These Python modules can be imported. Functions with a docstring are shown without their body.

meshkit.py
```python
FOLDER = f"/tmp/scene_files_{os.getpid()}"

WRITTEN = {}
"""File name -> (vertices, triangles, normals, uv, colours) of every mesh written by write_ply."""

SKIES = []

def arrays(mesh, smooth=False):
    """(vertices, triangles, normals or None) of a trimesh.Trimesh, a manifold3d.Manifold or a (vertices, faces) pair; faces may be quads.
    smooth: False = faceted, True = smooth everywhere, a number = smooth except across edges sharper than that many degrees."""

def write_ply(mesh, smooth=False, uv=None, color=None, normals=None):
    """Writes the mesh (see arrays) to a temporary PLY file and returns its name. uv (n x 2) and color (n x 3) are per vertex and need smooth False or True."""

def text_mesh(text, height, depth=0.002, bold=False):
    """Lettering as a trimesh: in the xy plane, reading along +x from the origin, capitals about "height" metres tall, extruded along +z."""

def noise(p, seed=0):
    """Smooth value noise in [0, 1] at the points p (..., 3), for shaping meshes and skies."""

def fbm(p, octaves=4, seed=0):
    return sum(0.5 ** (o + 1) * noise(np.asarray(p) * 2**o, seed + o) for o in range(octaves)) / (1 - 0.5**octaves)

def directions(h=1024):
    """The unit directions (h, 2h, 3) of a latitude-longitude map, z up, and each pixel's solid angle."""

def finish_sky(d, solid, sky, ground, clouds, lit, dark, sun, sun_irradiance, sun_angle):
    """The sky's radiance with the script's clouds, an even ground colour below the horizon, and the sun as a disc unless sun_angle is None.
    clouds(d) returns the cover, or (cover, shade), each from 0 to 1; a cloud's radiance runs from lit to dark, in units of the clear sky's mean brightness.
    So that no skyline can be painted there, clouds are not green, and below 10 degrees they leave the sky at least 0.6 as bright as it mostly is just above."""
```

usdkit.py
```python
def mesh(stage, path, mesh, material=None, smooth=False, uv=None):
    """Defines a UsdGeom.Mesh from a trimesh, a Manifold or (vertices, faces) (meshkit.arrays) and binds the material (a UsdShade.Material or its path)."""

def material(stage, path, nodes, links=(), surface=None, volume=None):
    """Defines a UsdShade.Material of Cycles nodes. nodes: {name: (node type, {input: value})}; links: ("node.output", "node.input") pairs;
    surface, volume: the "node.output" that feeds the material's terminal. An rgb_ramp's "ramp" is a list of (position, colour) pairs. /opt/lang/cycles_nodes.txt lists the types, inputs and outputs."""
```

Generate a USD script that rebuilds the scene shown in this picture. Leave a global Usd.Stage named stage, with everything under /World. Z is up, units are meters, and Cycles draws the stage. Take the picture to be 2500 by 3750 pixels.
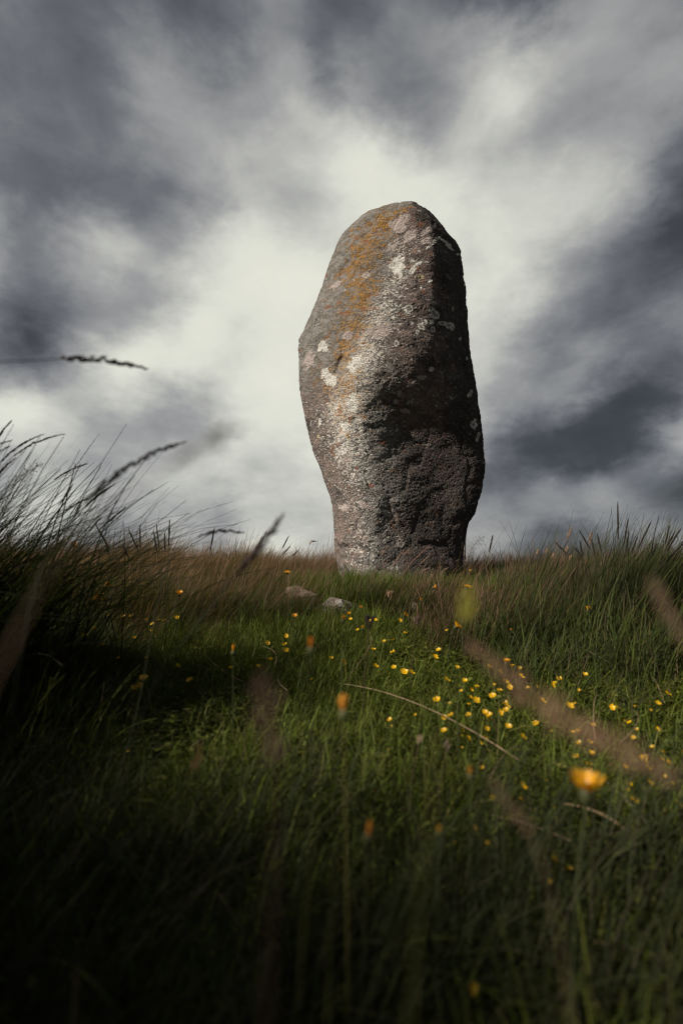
import math, numpy as np, trimesh, usdkit, meshkit
from pxr import Usd, UsdGeom, UsdLux, UsdShade, Gf, Sdf, Vt
from scipy.interpolate import PchipInterpolator, RegularGridInterpolator
from scipy.ndimage import gaussian_filter

stage = Usd.Stage.CreateInMemory()
UsdGeom.SetStageUpAxis(stage, 'Z'); UsdGeom.SetStageMetersPerUnit(stage, 1.0)
UsdGeom.Xform.Define(stage, '/World'); UsdGeom.Scope.Define(stage, '/World/Looks')

# ------------------------------------------------------------------ camera, sky, sun, exposure
F = 1875.0                                   # focal length in pixels of the 2500 x 3750 photograph (18 mm on 24 mm)
PITCH = math.atan(200 / F)                   # the horizon lies 200 px below the middle
EYE = np.array([0.0, 0.0, 0.60])
CP, SP = math.cos(PITCH), math.sin(PITCH)
EXPOSURE = 0.5
SKY_STRENGTH = 0.08
SUN_DIR = np.array([-0.665, -0.405, 0.56]); SUN_DIR /= np.linalg.norm(SUN_DIR)     # towards the sun
SUN_INTENSITY, SUN_ANGLE = 1.25, 1.5

def ray(px, py):
    a, b = (px - 1250.0) / F, (1875.0 - py) / F
    return np.array([a, CP - b * SP, SP + b * CP])
def at(px, py, d):
    """World point at depth d along the view axis."""
    return EYE + ray(px, py) * d
def project(p):
    q = np.asarray(p) - EYE
    f = q[..., 1] * CP + q[..., 2] * SP
    u = -q[..., 1] * SP + q[..., 2] * CP
    return 1250 + F * q[..., 0] / f, 1875 - F * u / f, f

cam = UsdGeom.Camera.Define(stage, '/World/camera')
cam.CreateHorizontalApertureAttr(24.0); cam.CreateVerticalApertureAttr(36.0); cam.CreateFocalLengthAttr(18.0)
cam.CreateFStopAttr(2.0); cam.CreateFocusDistanceAttr(2.9); cam.CreateExposureAttr(EXPOSURE)
cam.CreateClippingRangeAttr(Gf.Vec2f(0.02, 20000))
cam.AddTranslateOp().Set(Gf.Vec3d(*EYE)); cam.AddRotateXOp().Set(90 + math.degrees(PITCH))

sun = UsdLux.DistantLight.Define(stage, '/World/sun')
sun.CreateIntensityAttr(SUN_INTENSITY); sun.CreateAngleAttr(SUN_ANGLE); sun.CreateNormalizeAttr(True); sun.CreateColorAttr(Gf.Vec3f(1.0, 0.92, 0.80))
m = Gf.Matrix4d(1).SetRotate(Gf.Rotation(Gf.Vec3d(0, 0, 1), Gf.Vec3d(*SUN_DIR)))
sun.AddTransformOp().Set(m)

def lin(c):
    c = np.asarray(c, float) / 255
    return np.where(c < 0.04045, c / 12.92, ((c + 0.055) / 1.055) ** 2.4)

# how bright the cloud deck is in each direction in view (grey level of the photograph at points of its 1568 x 2352 reduction)
CLOUD = """50,50,109 400,150,66 800,100,91 1100,50,113 1300,150,156 1500,100,138 100,200,78 300,300,67 600,250,179 950,250,117 1200,300,160 1500,300,158 150,400,88 400,400,93 650,400,174 950,400,220 1250,400,181 1500,450,100 50,550,81 200,550,184 500,600,193 700,600,226 1150,600,201 1350,600,112 1510,550,99 450,700,231 600,700,233 1150,700,188 1300,720,129 1500,700,52 400,850,220 600,850,232 1130,900,159 1500,850,49 600,1000,217 1200,980,100 1400,980,39 1530,950,64 200,1150,184 500,1100,199 680,1050,223 1180,1080,87 1350,1070,67 650,1200,178 1100,1240,143 850,250,126 750,130,90 250,130,91 1450,620,60 900,520,201 850,800,215 900,1100,164 550,350,144 320,450,128 240,620,125 150,850,84 1050,330,176 1020,250,147 1550,400,81 520,500,204 30,650,116 30,1050,157 60,350,132 1443,1054,-1 1303,1114,121 1503,1054,243 1543,1014,116 1535,1094,69 1523,1133,36 1403,1054,24 1244,1074,47 1163,1133,95 1123,1194,138 1244,1194,122 1403,1146,187 1363,1194,77 1483,1194,116 1324,874,168 1244,914,114 1363,774,155 1523,754,189 1283,822,84 1383,814,53 1543,834,112 1403,914,96 1483,954,51 1444,474,100 1403,506,183 1543,454,85 1363,534,136 1303,594,116 1483,594,94 1403,654,101 1556,694,66 44,763,76 132,710,37 242,661,17 110,785,51 22,850,132 176,770,249 286,710,118 26,696,138 44,608,114 176,630,214 286,630,283 352,587,109 396,608,146 440,652,220 88,894,229 330,983,143 440,983,146 396,1114,179 132,1071,152 308,1203,117 462,1185,100 572,1225,190 396,1216,197 550,1071,196 616,1062,190 484,1005,154 330,60,125 320,200,198 450,220,185 550,180,111 640,100,112 700,200,156 900,150,138 980,200,107 980,300,121 880,280,195 1060,180,208 1150,120,157 1250,200,154 1450,200,127 230,180,92 140,300,81 200,340,135 260,260,124 370,280,135 150,470,62 100,330,86 420,470,171 330,500,138 60,500,142 20,450,122 240,430,130 1000,380,207 750,320,194 850,620,224 760,720,227 850,700,211 960,720,203 760,850,224 850,950,205 950,900,190 1000,1000,179 850,1180,173 760,980,212 760,1120,195 960,1100,154 1020,800,185 1030,600,207 760,1240,191 900,1260,171 560,700,223 500,780,202 640,760,228 560,930,225 680,900,214 1250,560,196 1200,470,180 1120,500,194 1250,650,146 1150,800,170 1560,200,141 1400,50,141 1200,50,148 700,40,110 550,60,125 30,150,107 0,300,80 1560,1200,109 0,1230,170 100,1240,190 30,1150,182 1560,30,133 10,10,93""".split()
CLOUD = np.array([[float(v) for v in c.split(',')] for c in CLOUD])
dirs = np.array([ray(x * 1.5944, y * 1.5944) for x, y, _ in CLOUD]); dirs /= np.linalg.norm(dirs, axis=1)[:, None]
SHARP = 1 / 0.083 ** 2
BASE = 0.37
K = np.exp(SHARP * (dirs @ dirs.T - 1))
wts = np.linalg.solve(K.T @ K + 0.0008 * np.eye(len(K)), K.T @ (CLOUD[:, 2] / 255 - BASE))

def sky_material():
    n, l = {}, []
    n['co'] = ('texture_coordinate', {})
    D = 'co.generated'
    # the cloud deck as a sheet: positions on it, so that clouds shrink and flatten towards the horizon
    n['sep'] = ('separate_xyz', {}); l.append((D, 'sep.vector'))
    n['up'] = ('math', {'math_type': 'maximum', 'value2': 0.0}); l.append(('sep.z', 'up.value1'))
    n['up2'] = ('math', {'math_type': 'add', 'value2': 0.40}); l.append(('up.value', 'up2.value1'))
    n['inv'] = ('math', {'math_type': 'divide', 'value1': 1.0}); l.append(('up2.value', 'inv.value2'))
    n['sheet'] = ('vector_math', {'math_type': 'scale'}); l += [(D, 'sheet.vector1'), ('inv.value', 'sheet.scale')]
    n['flat'] = ('vector_math', {'math_type': 'multiply', 'vector2': (1.0, 1.0, 1.7)}); l.append((D, 'flat.vector1'))
    n['nw'] = ('noise_texture', {'scale': 4.2, 'detail': 7.0, 'roughness': 0.60}); l.append(('flat.vector', 'nw.vector'))
    n['wc'] = ('vector_math', {'math_type': 'subtract', 'vector2': (0.5, 0.5, 0.5)}); l.append(('nw.color', 'wc.vector1'))
    n['ws'] = ('vector_math', {'math_type': 'scale', 'scale': 0.20}); l.append(('wc.vector', 'ws.vector1'))
    n['wd0'] = ('vector_math', {'math_type': 'add'}); l += [(D, 'wd0.vector1'), ('ws.vector', 'wd0.vector2')]
    n['wd'] = ('vector_math', {'math_type': 'normalize'}); l.append(('wd0.vector', 'wd.vector1'))
    last = None
    for i, (d, w) in enumerate(zip(dirs, wts)):
        n[f'd{i}'] = ('vector_math', {'math_type': 'dot_product', 'vector2': tuple(d)}); l.append(('wd.vector', f'd{i}.vector1'))
        n[f'm{i}'] = ('math', {'math_type': 'multiply_add', 'value2': SHARP, 'value3': -SHARP}); l.append((f'd{i}.value', f'm{i}.value1'))
        n[f'e{i}'] = ('math', {'math_type': 'exponent'}); l.append((f'm{i}.value', f'e{i}.value1'))
        n[f'a{i}'] = ('math', {'math_type': 'multiply_add', 'value2': float(w), 'value3': BASE}); l.append((f'e{i}.value', f'a{i}.value1'))
        if last: l.append((last, f'a{i}.value3'))
        last = f'a{i}.value'
    n['fine'] = ('noise_texture', {'scale': 3.6, 'detail': 8.0, 'roughness': 0.60, 'distortion': 0.5}); l.append(('sheet.vector', 'fine.vector'))
    n['fm'] = ('math', {'math_type': 'multiply_add', 'value2': 0.20, 'value3': -0.07}); l.append(('fine.fac', 'fm.value1'))
    n['bil'] = ('noise_texture', {'scale': 7.0, 'detail': 8.0, 'roughness': 0.62, 'distortion': 0.3}); l.append(('flat.vector', 'bil.vector'))
    n['fb'] = ('math', {'math_type': 'multiply_add', 'value2': 0.26, 'value3': -0.13}); l.append(('bil.fac', 'fb.value1'))
    n['ff'] = ('math', {'math_type': 'add'}); l += [('fm.value', 'ff.value1'), ('fb.value', 'ff.value2')]
    n['tot'] = ('math', {'math_type': 'add'}); l += [(last, 'tot.value1'), ('ff.value', 'tot.value2')]
    stops = [(0.0, lin((46, 48, 52))), (0.27, lin((67, 70, 74))), (0.43, lin((107, 110, 115))), (0.62, lin((159, 160, 160))), (0.80, lin((206, 207, 198))), (0.88, lin((223, 224, 212))), (1.0, lin((231, 230, 217)))]
    xs = np.linspace(0, 1, 33); arr = np.array([s[1] for s in stops]); ps = [s[0] for s in stops]
    n['ramp'] = ('rgb_ramp', {'ramp': [(float(x), tuple(np.interp(x, ps, arr[:, k]) for k in range(3))) for x in xs]}); l.append(('tot.value', 'ramp.fac'))
    n['lift'] = ('vector_math', {'math_type': 'scale', 'scale': 1 / SKY_STRENGTH / 2 ** EXPOSURE}); l.append(('ramp.color', 'lift.vector1'))
    n['clear'] = ('sky_texture', {'sky_type': 'single_scattering', 'sun_disc': False, 'sun_elevation': math.asin(SUN_DIR[2]), 'sun_rotation': math.atan2(SUN_DIR[0], SUN_DIR[1])})
    n['mix'] = ('mix_color', {'blend_type': 'mix', 'fac': 0.98, 'use_clamp': False}); l += [('clear.color', 'mix.a'), ('lift.vector', 'mix.b')]
    n['bg'] = ('background_shader', {'strength': SKY_STRENGTH}); l.append(('mix.result', 'bg.color'))
    return usdkit.material(stage, '/World/Looks/cloudy_sky', n, l, surface='bg.background')
dome = UsdLux.DomeLight.Define(stage, '/World/sky')
dome.GetPrim().SetCustomDataByKey('kind', 'structure')
UsdShade.MaterialBindingAPI.Apply(dome.GetPrim()).Bind(sky_material())

# ------------------------------------------------------------------ helpers
TAKEN = {}
def numbered(path):
    k = TAKEN.get(path, -1) + 1
    TAKEN[path] = k
    return path if k == 0 else f'{path}_{k:03d}'
def tag(prim, **kw):
    prim = prim.GetPrim() if hasattr(prim, 'GetPrim') else prim
    for k, v in kw.items():
        if v: prim.SetCustomDataByKey(k, v)
    return prim
def thing(name, label, category, group=None, loc=None):
    x = UsdGeom.Xform.Define(stage, numbered('/World/' + name))
    if loc is not None: x.AddTranslateOp().Set(Gf.Vec3d(*map(float, loc)))
    tag(x, label=label, category=category, group=group)
    return x
def put(parent, name, v, f, mat, tint=None, smooth=True):
    base = (str(parent.GetPath()) if parent is not None else '/World') + '/' + name
    v, f = np.asarray(v, float), np.asarray(f, int)
    n = None
    if smooth is True:
        n = np.zeros_like(v); fn = np.cross(v[f[:, 1]] - v[f[:, 0]], v[f[:, 2]] - v[f[:, 0]])
        for k in range(3):
            for c in range(3): n[:, c] += np.bincount(f[:, k], fn[:, c], len(v))
        n /= np.maximum(np.linalg.norm(n, axis=1, keepdims=True), 1e-12)
    p = usdkit.mesh(stage, numbered(base), (v, f), mat, smooth=False)
    if n is not None:
        p.CreateNormalsAttr(Vt.Vec3fArray.FromNumpy(n.astype(np.float32))); p.SetNormalsInterpolation('vertex')
    if tint is not None:
        t = np.broadcast_to(np.asarray(tint, float), v.shape)
        UsdGeom.PrimvarsAPI(p).CreatePrimvar('tint', Sdf.ValueTypeNames.Color3fArray, 'vertex').Set(Vt.Vec3fArray.FromNumpy(t.astype(np.float32)))
    return p
LOOK = '/World/Looks/'
def tinted(name, rough=0.6, spec=0.3, translucent=0.0, vary=0.25, extra=None):
    """A material whose base colour is the mesh's own colour, varied a little by noise."""
    n = {'at': ('attribute', {'attribute': 'tint'}), 'g': ('geometry', {}),
         'no': ('noise_texture', {'scale': 9.0, 'detail': 3.0}), 'mr': ('map_range', {'from_min': 0.3, 'from_max': 0.7, 'to_min': 1 - vary, 'to_max': 1 + vary}),
         'mu': ('vector_math', {'math_type': 'scale'}), 'p': ('principled_bsdf', {'roughness': rough, 'specular_ior_level': spec})}
    l = [('g.position', 'no.vector'), ('no.fac', 'mr.value'), ('at.color', 'mu.vector1'), ('mr.result', 'mu.scale'), ('mu.vector', 'p.base_color')]
    out = 'p.BSDF'
    if translucent:
        n['tc'] = ('vector_math', {'math_type': 'multiply', 'vector2': (1.1, 1.25, 0.6)}); n['t'] = ('translucent_bsdf', {}); n['m'] = ('mix_closure', {'fac': translucent})
        l += [('mu.vector', 'tc.vector1'), ('tc.vector', 't.color'), ('p.BSDF', 'm.closure1'), ('t.BSDF', 'm.closure2')]; out = 'm.closure'
    usdkit.material(stage, LOOK + name, n, l, surface=out)
    return LOOK + name
M_GRASS = tinted('grass_blade', 0.65, 0.12, 0.35)
M_LEAF = tinted('meadow_leaf', 0.6, 0.15, 0.3)
M_STRAW = tinted('dry_stalk', 0.7, 0.2, 0.1)
M_SEED = tinted('seed_head', 0.8, 0.15, 0.15)
M_PETAL = tinted('yellow_petal', 0.35, 0.4, 0.3, vary=0.1)
M_BUD = tinted('flower_bud', 0.6, 0.3, 0.1)

# ------------------------------------------------------------------ ground
_gy = PchipInterpolator([-60, -4, 0.0, 0.6, 1.5, 2.5, 4.0, 5.2, 6.5, 9, 14, 30, 90, 300, 1000, 6000],
                        [-3.0, -.1, .10, .12, .155, .26, .395, .45, .44, .34, 0.0, -1.6, -6, -12, -16, -24])
def ground(x, y):
    x, y = np.asarray(x, float), np.asarray(y, float)
    r = np.hypot(x, y * 0)
    z = _gy(np.clip(y, -60, 6000))
    near = np.exp(-((x / 14) ** 2 + ((y - 3) / 14) ** 2))
    z = z + 0.055 * (1 / (1 + np.exp((x + 0.95) / 0.22))) * np.exp(-((y - 2.6) / 2.2) ** 2)          # the bank on the left
    z = z + 0.05 * (1 / (1 + np.exp(-(x - 1.15) / 0.2))) * np.exp(-((y - 2.9) / 1.0) ** 2)           # the tussocks' mound on the right
    p = np.stack([x * 1.6, y * 1.6, x * 0], -1)
    z = z + near * 0.05 * (meshkit.fbm(p, 3, 5) - 0.5)
    z = z - (1 - near) * 0.0008 * np.minimum(np.abs(x), 400) 
    return z
def ground_point(px, py, above=0.0):
    """Where the line of sight through a pixel meets the ground raised by 'above'."""
    d = np.linspace(0.15, 9, 3000)
    p = EYE + ray(px, py) * d[:, None]
    hit = np.nonzero(p[:, 2] < ground(p[:, 0], p[:, 1]) + above)[0]
    return p[hit[0]] if len(hit) else p[np.searchsorted(d, 4.4)]

ROCKS = [(1288, 2250, .16), (1112, 2212, .21), (1868, 2190, .07)]
ROCK_AT = [ground_point(px, py, .02) for px, py, _ in ROCKS]
def rock_clear(x, y):
    k = np.ones(np.shape(x), bool)
    for p, (_, _, r) in zip(ROCK_AT, ROCKS):
        t = np.clip((y - (p[1] - .42)) / .42, 0, 1)                 # open turf on the near side
        k &= ~((np.abs(x - p[0] * (y / p[1])) < r * (.75 + .25 * t)) & (y > p[1] - .42) & (y < p[1] + .05))
    return k
def build_ground():
    t = np.linspace(-1, 1, 261)
    xs = np.sign(t) * (np.abs(t) * 4 + np.abs(t) ** 7 * 5000)
    ty = np.linspace(0, 1, 300)
    ys = -60 + 58 * np.linspace(0, 1, 30) ** 0.6
    ys = np.concatenate([ys[:-1], -2 + 11 * ty + 6000 * ty ** 16])
    X, Y = np.meshgrid(xs, ys)
    Z = ground(X, Y)
    v = np.stack([X, Y, Z], -1).reshape(-1, 3)
    ny, nx = X.shape
    i = np.arange(ny * nx).reshape(ny, nx)
    q = np.stack([i[:-1, :-1], i[:-1, 1:], i[1:, 1:], i[1:, :-1]], -1).reshape(-1, 4)
    f = np.vstack([q[:, [0, 1, 2]], q[:, [0, 2, 3]]])
    usdkit.material(stage, LOOK + 'soil_and_thatch', {
        'g': ('geometry', {}), 'a': ('noise_texture', {'scale': 14.0, 'detail': 6.0, 'roughness': 0.7}), 'b': ('noise_texture', {'scale': 0.9, 'detail': 4.0}),
        'r': ('rgb_ramp', {'ramp': [(0.25, (0.012, 0.012, 0.006)), (0.5, (0.03, 0.032, 0.012)), (0.75, (0.06, 0.048, 0.024))]}),
        'r2': ('rgb_ramp', {'ramp': [(0.3, (0.035, 0.05, 0.016)), (0.7, (0.07, 0.06, 0.026))]}),
        'm': ('mix_color', {'fac': 0.45}), 'bu': ('bump', {'strength': 0.8, 'distance': 0.02}), 'p': ('principled_bsdf', {'roughness': 0.95, 'specular_ior_level': 0.1})},
        [('g.position', 'a.vector'), ('g.position', 'b.vector'), ('a.fac', 'r.fac'), ('b.fac', 'r2.fac'), ('r.color', 'm.a'), ('r2.color', 'm.b'), ('m.result', 'p.base_color'), ('a.fac', 'bu.height'), ('bu.normal', 'p.normal')], surface='p.BSDF')
    tag(put(None, 'ground', v, f, LOOK + 'soil_and_thatch'), kind='structure')
build_ground()

# ------------------------------------------------------------------ the standing stone
LEFT = [(1508, 752.6), (1472, 758), (1417, 768), (1374, 779), (1341, 792), (1325, 806), (1293, 817), (1260, 844), (1238, 882), (1217, 933), (1198, 982), (1179, 1047), (1152, 1117), (1130, 1166), (1117, 1204), (1098, 1242), (1092, 1275), (1095, 1323), (1096, 1394), (1100, 1448), (1111, 1498), (1130, 1590), (1146, 1655), (1165, 1701), (1190, 1774), (1217, 1850), (1221, 1920), (1223, 1991), (1230, 2050), (1244, 2121), (1250, 2240)]
RIGHT = [(1512, 752.6), (1539, 760), (1566, 789), (1588, 811), (1612, 816), (1631, 844), (1669, 884), (1686, 917), (1688, 944), (1697, 1014), (1705, 1047), (1707, 1101), (1714, 1188), (1718, 1264), (1732, 1356), (1747, 1437), (1751, 1460), (1759, 1519), (1767, 1590), (1769, 1655), (1776, 1698), (1772, 1747), (1764, 1790), (1751, 1834), (1737, 1882), (1716, 1912), (1709, 1948), (1705, 1996), (1702, 2067), (1694, 2083), (1685, 2240)]
STONE_Y = 4.30
def stone_mesh(nu=760, nv=620):
    Lp, Rp = np.array(LEFT, float), np.array(RIGHT, float)
    s = np.linspace(0, 1, nv)
    py = 752.6 + (2240 - 752.6) * (0.75 * s + 0.25 * s ** 2.2)
    py[1:] = py[1:]; py[0] = 753.0
    lx, rx = np.interp(py, Lp[:, 1], Lp[:, 0]), np.interp(py, Rp[:, 1], Rp[:, 0])
    b = (1875 - py) / F
    zc = EYE[2] + STONE_Y * (SP + b * CP) / (CP - b * SP)
    xl, xr = [STONE_Y * (q - 1250) / F / (CP - b * SP) for q in (lx, rx)]
    # depth of the front face towards the viewer (metres) at fractions across and heights
    us = np.array([0, .05, .12, .20, .30, .40, .50, .60, .72, .84, .93, 1.0])
    rows = {753: [0, .03, .06, .08, .10, .12, .13, .13, .11, .08, .04, 0],
            850: [0, .08, .16, .22, .26, .29, .32, .34, .32, .21, .09, 0],
            1000: [0, .10, .20, .27, .32, .355, .385, .41, .40, .27, .11, 0],
            1200: [0, .12, .22, .31, .37, .41, .44, .455, .42, .28, .11, 0],
            1350: [0, .13, .24, .34, .41, .455, .475, .47, .41, .26, .10, 0],
            1440: [0, .12, .24, .35, .43, .465, .465, .43, .33, .20, .09, 0],
            1540: [0, .115, .235, .355, .405, .385, .35, .31, .25, .165, .08, 0],
            1660: [0, .11, .22, .335, .35, .31, .27, .235, .19, .13, .07, 0],
            1800: [0, .10, .20, .29, .30, .26, .225, .20, .165, .12, .065, 0],
            1940: [0, .10, .19, .265, .275, .24, .21, .185, .155, .115, .06, 0],
            2080: [0, .10, .19, .26, .27, .24, .21, .185, .155, .115, .06, 0],
            2240: [0, .10, .19, .26, .28, .285, .28, .27, .24, .165, .08, 0]}
    G = RegularGridInterpolator((np.array(sorted(rows), float), us), np.array([rows[k] for k in sorted(rows)]), method='linear')
    nf = int(nu * 0.68); nb = nu - nf
    uf = np.linspace(0, 1, nf, endpoint=False)
    uf = uf + 0.10 * np.sin(2 * np.pi * uf) / (2 * np.pi) * -1.0
    PY, U = np.meshgrid(np.clip(py, 753, 2240), uf, indexing='ij')
    D = G(np.stack([PY, U], -1))
    D = gaussian_filter(D, (12, 7), mode='nearest')
    ax, ay = (U - .60 - .0006 * (PY - 1580)), (PY - 1590 - 170 * (U - .5))
    D -= .060 * np.exp(-np.abs(ax / .20) ** 2.2 - np.where(ay < 0, np.abs(ay / 105) ** 2.2, np.abs(ay / 430) ** 2))  # the scooped hollow under the shoulder
    D *= np.sin(np.pi * np.clip(np.minimum(U, 1 - U) / 0.05, 0, 1) / 2) ** 0.7 * 0.5 + 0.5
    w = (xr - xl)[:, None]
    D *= np.clip(w / 0.75, 0, 1) ** 0.55
    Xf = xl[:, None] + w * U
    ub = np.linspace(0, 1, nb, endpoint=False)
    bk = 0.34 * np.sin(np.pi * ub) ** 0.7 * np.clip(w / 0.9, 0, 1) ** 0.7
    Xb = xr[:, None] - w * ub
    X = np.hstack([Xf, Xb]); Y = np.hstack([STONE_Y - D, STONE_Y + bk]); Z = np.repeat(zc[:, None], nu, 1)
    v = np.stack([X, Y, Z], -1)
    # roughness: broad undulation, pits and grain, pushed along the surface normal
    du = np.roll(v, -1, 1) - np.roll(v, 1, 1); dv = np.gradient(v, axis=0)
    nrm = np.cross(dv, du); nrm /= np.maximum(np.linalg.norm(nrm, axis=-1, keepdims=True), 1e-9)
    ctr = np.stack([(xl + xr) / 2, np.full(nv, STONE_Y), zc], -1)[:, None]
    if (nrm * (v - ctr)).sum(-1).mean() < 0: nrm = -nrm
    broad = meshkit.fbm(v * 2.6, 3, 11) - 0.5
    mid = meshkit.fbm(v * np.array([9, 9, 12]), 3, 21) - 0.5
    pit = meshkit.fbm(v * np.array([30, 30, 38]), 3, 31)
    grain = meshkit.fbm(v * 85, 2, 41) - 0.5
    front = np.hstack([np.sin(np.pi * np.clip(U, 0, 1)) ** 0.5, np.full((nv, nb), 0.6)])
    h = 0.048 * broad * front + 0.014 * mid * (0.55 + 0.45 * front) - 0.005 * np.clip(0.45 - pit, 0, 1) * 4 * (0.5 + 0.5 * front) + 0.008 * grain
    # flat flakes: each cell of the surface is a facet with a sunken seam round it
    from scipy.spatial import cKDTree
    cells = np.random.default_rng(8).uniform([-.9, 3.4, -.2], [1.7, 5.0, 3.8], (520, 3))
    q_ = (v + .10 * np.stack([meshkit.fbm(v * 6, 3, s_) - .5 for s_ in (61, 62, 63)], -1)).reshape(-1, 3)
    dd, ii = cKDTree(cells).query(q_, k=2)
    lvl = np.random.default_rng(9).uniform(-1, 1, 520)[ii[:, 0]]
    seam = np.exp(-((dd[:, 1] - dd[:, 0]) / .022) ** 2)
    tiltv = np.random.default_rng(10).normal(0, 1, (520, 3))[ii[:, 0]]
    fl = (.0030 * lvl + .020 * ((q_ - cells[ii[:, 0]]) * tiltv).sum(1) - .0045 * seam).reshape(nv, nu)
    h += gaussian_filter(fl, 1.6, mode=('nearest', 'wrap'))
    h *= np.clip(w / 0.35, 0.1, 1)
    v = v + nrm * h[..., None]
    i = np.arange(nv * nu).reshape(nv, nu); j = np.roll(i, -1, 1)
    q = np.stack([i[:-1], i[1:], j[1:], j[:-1]], -1).reshape(-1, 4)
    f = np.vstack([q[:, [0, 1, 2]], q[:, [0, 2, 3]]])
    V = v.reshape(-1, 3)
    top = len(V); V = np.vstack([V, v[0].mean(0)[None] + [[0, 0, 0.002]]])
    k = np.arange(nu)
    f = np.vstack([f, np.stack([np.full(nu, top), k, (k + 1) % nu], -1)])
    tri = V[f]
    if np.einsum('ij,ij->', tri[:, 0], np.cross(tri[:, 1], tri[:, 2])) < 0 or (np.cross(tri[:, 1] - tri[:, 0], tri[:, 2] - tri[:, 0]) * (tri.mean(1) - V.mean(0))).sum() < 0:
        f = f[:, ::-1]
    return V, f, h.reshape(-1)
SV, SF, SH = stone_mesh()

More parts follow.
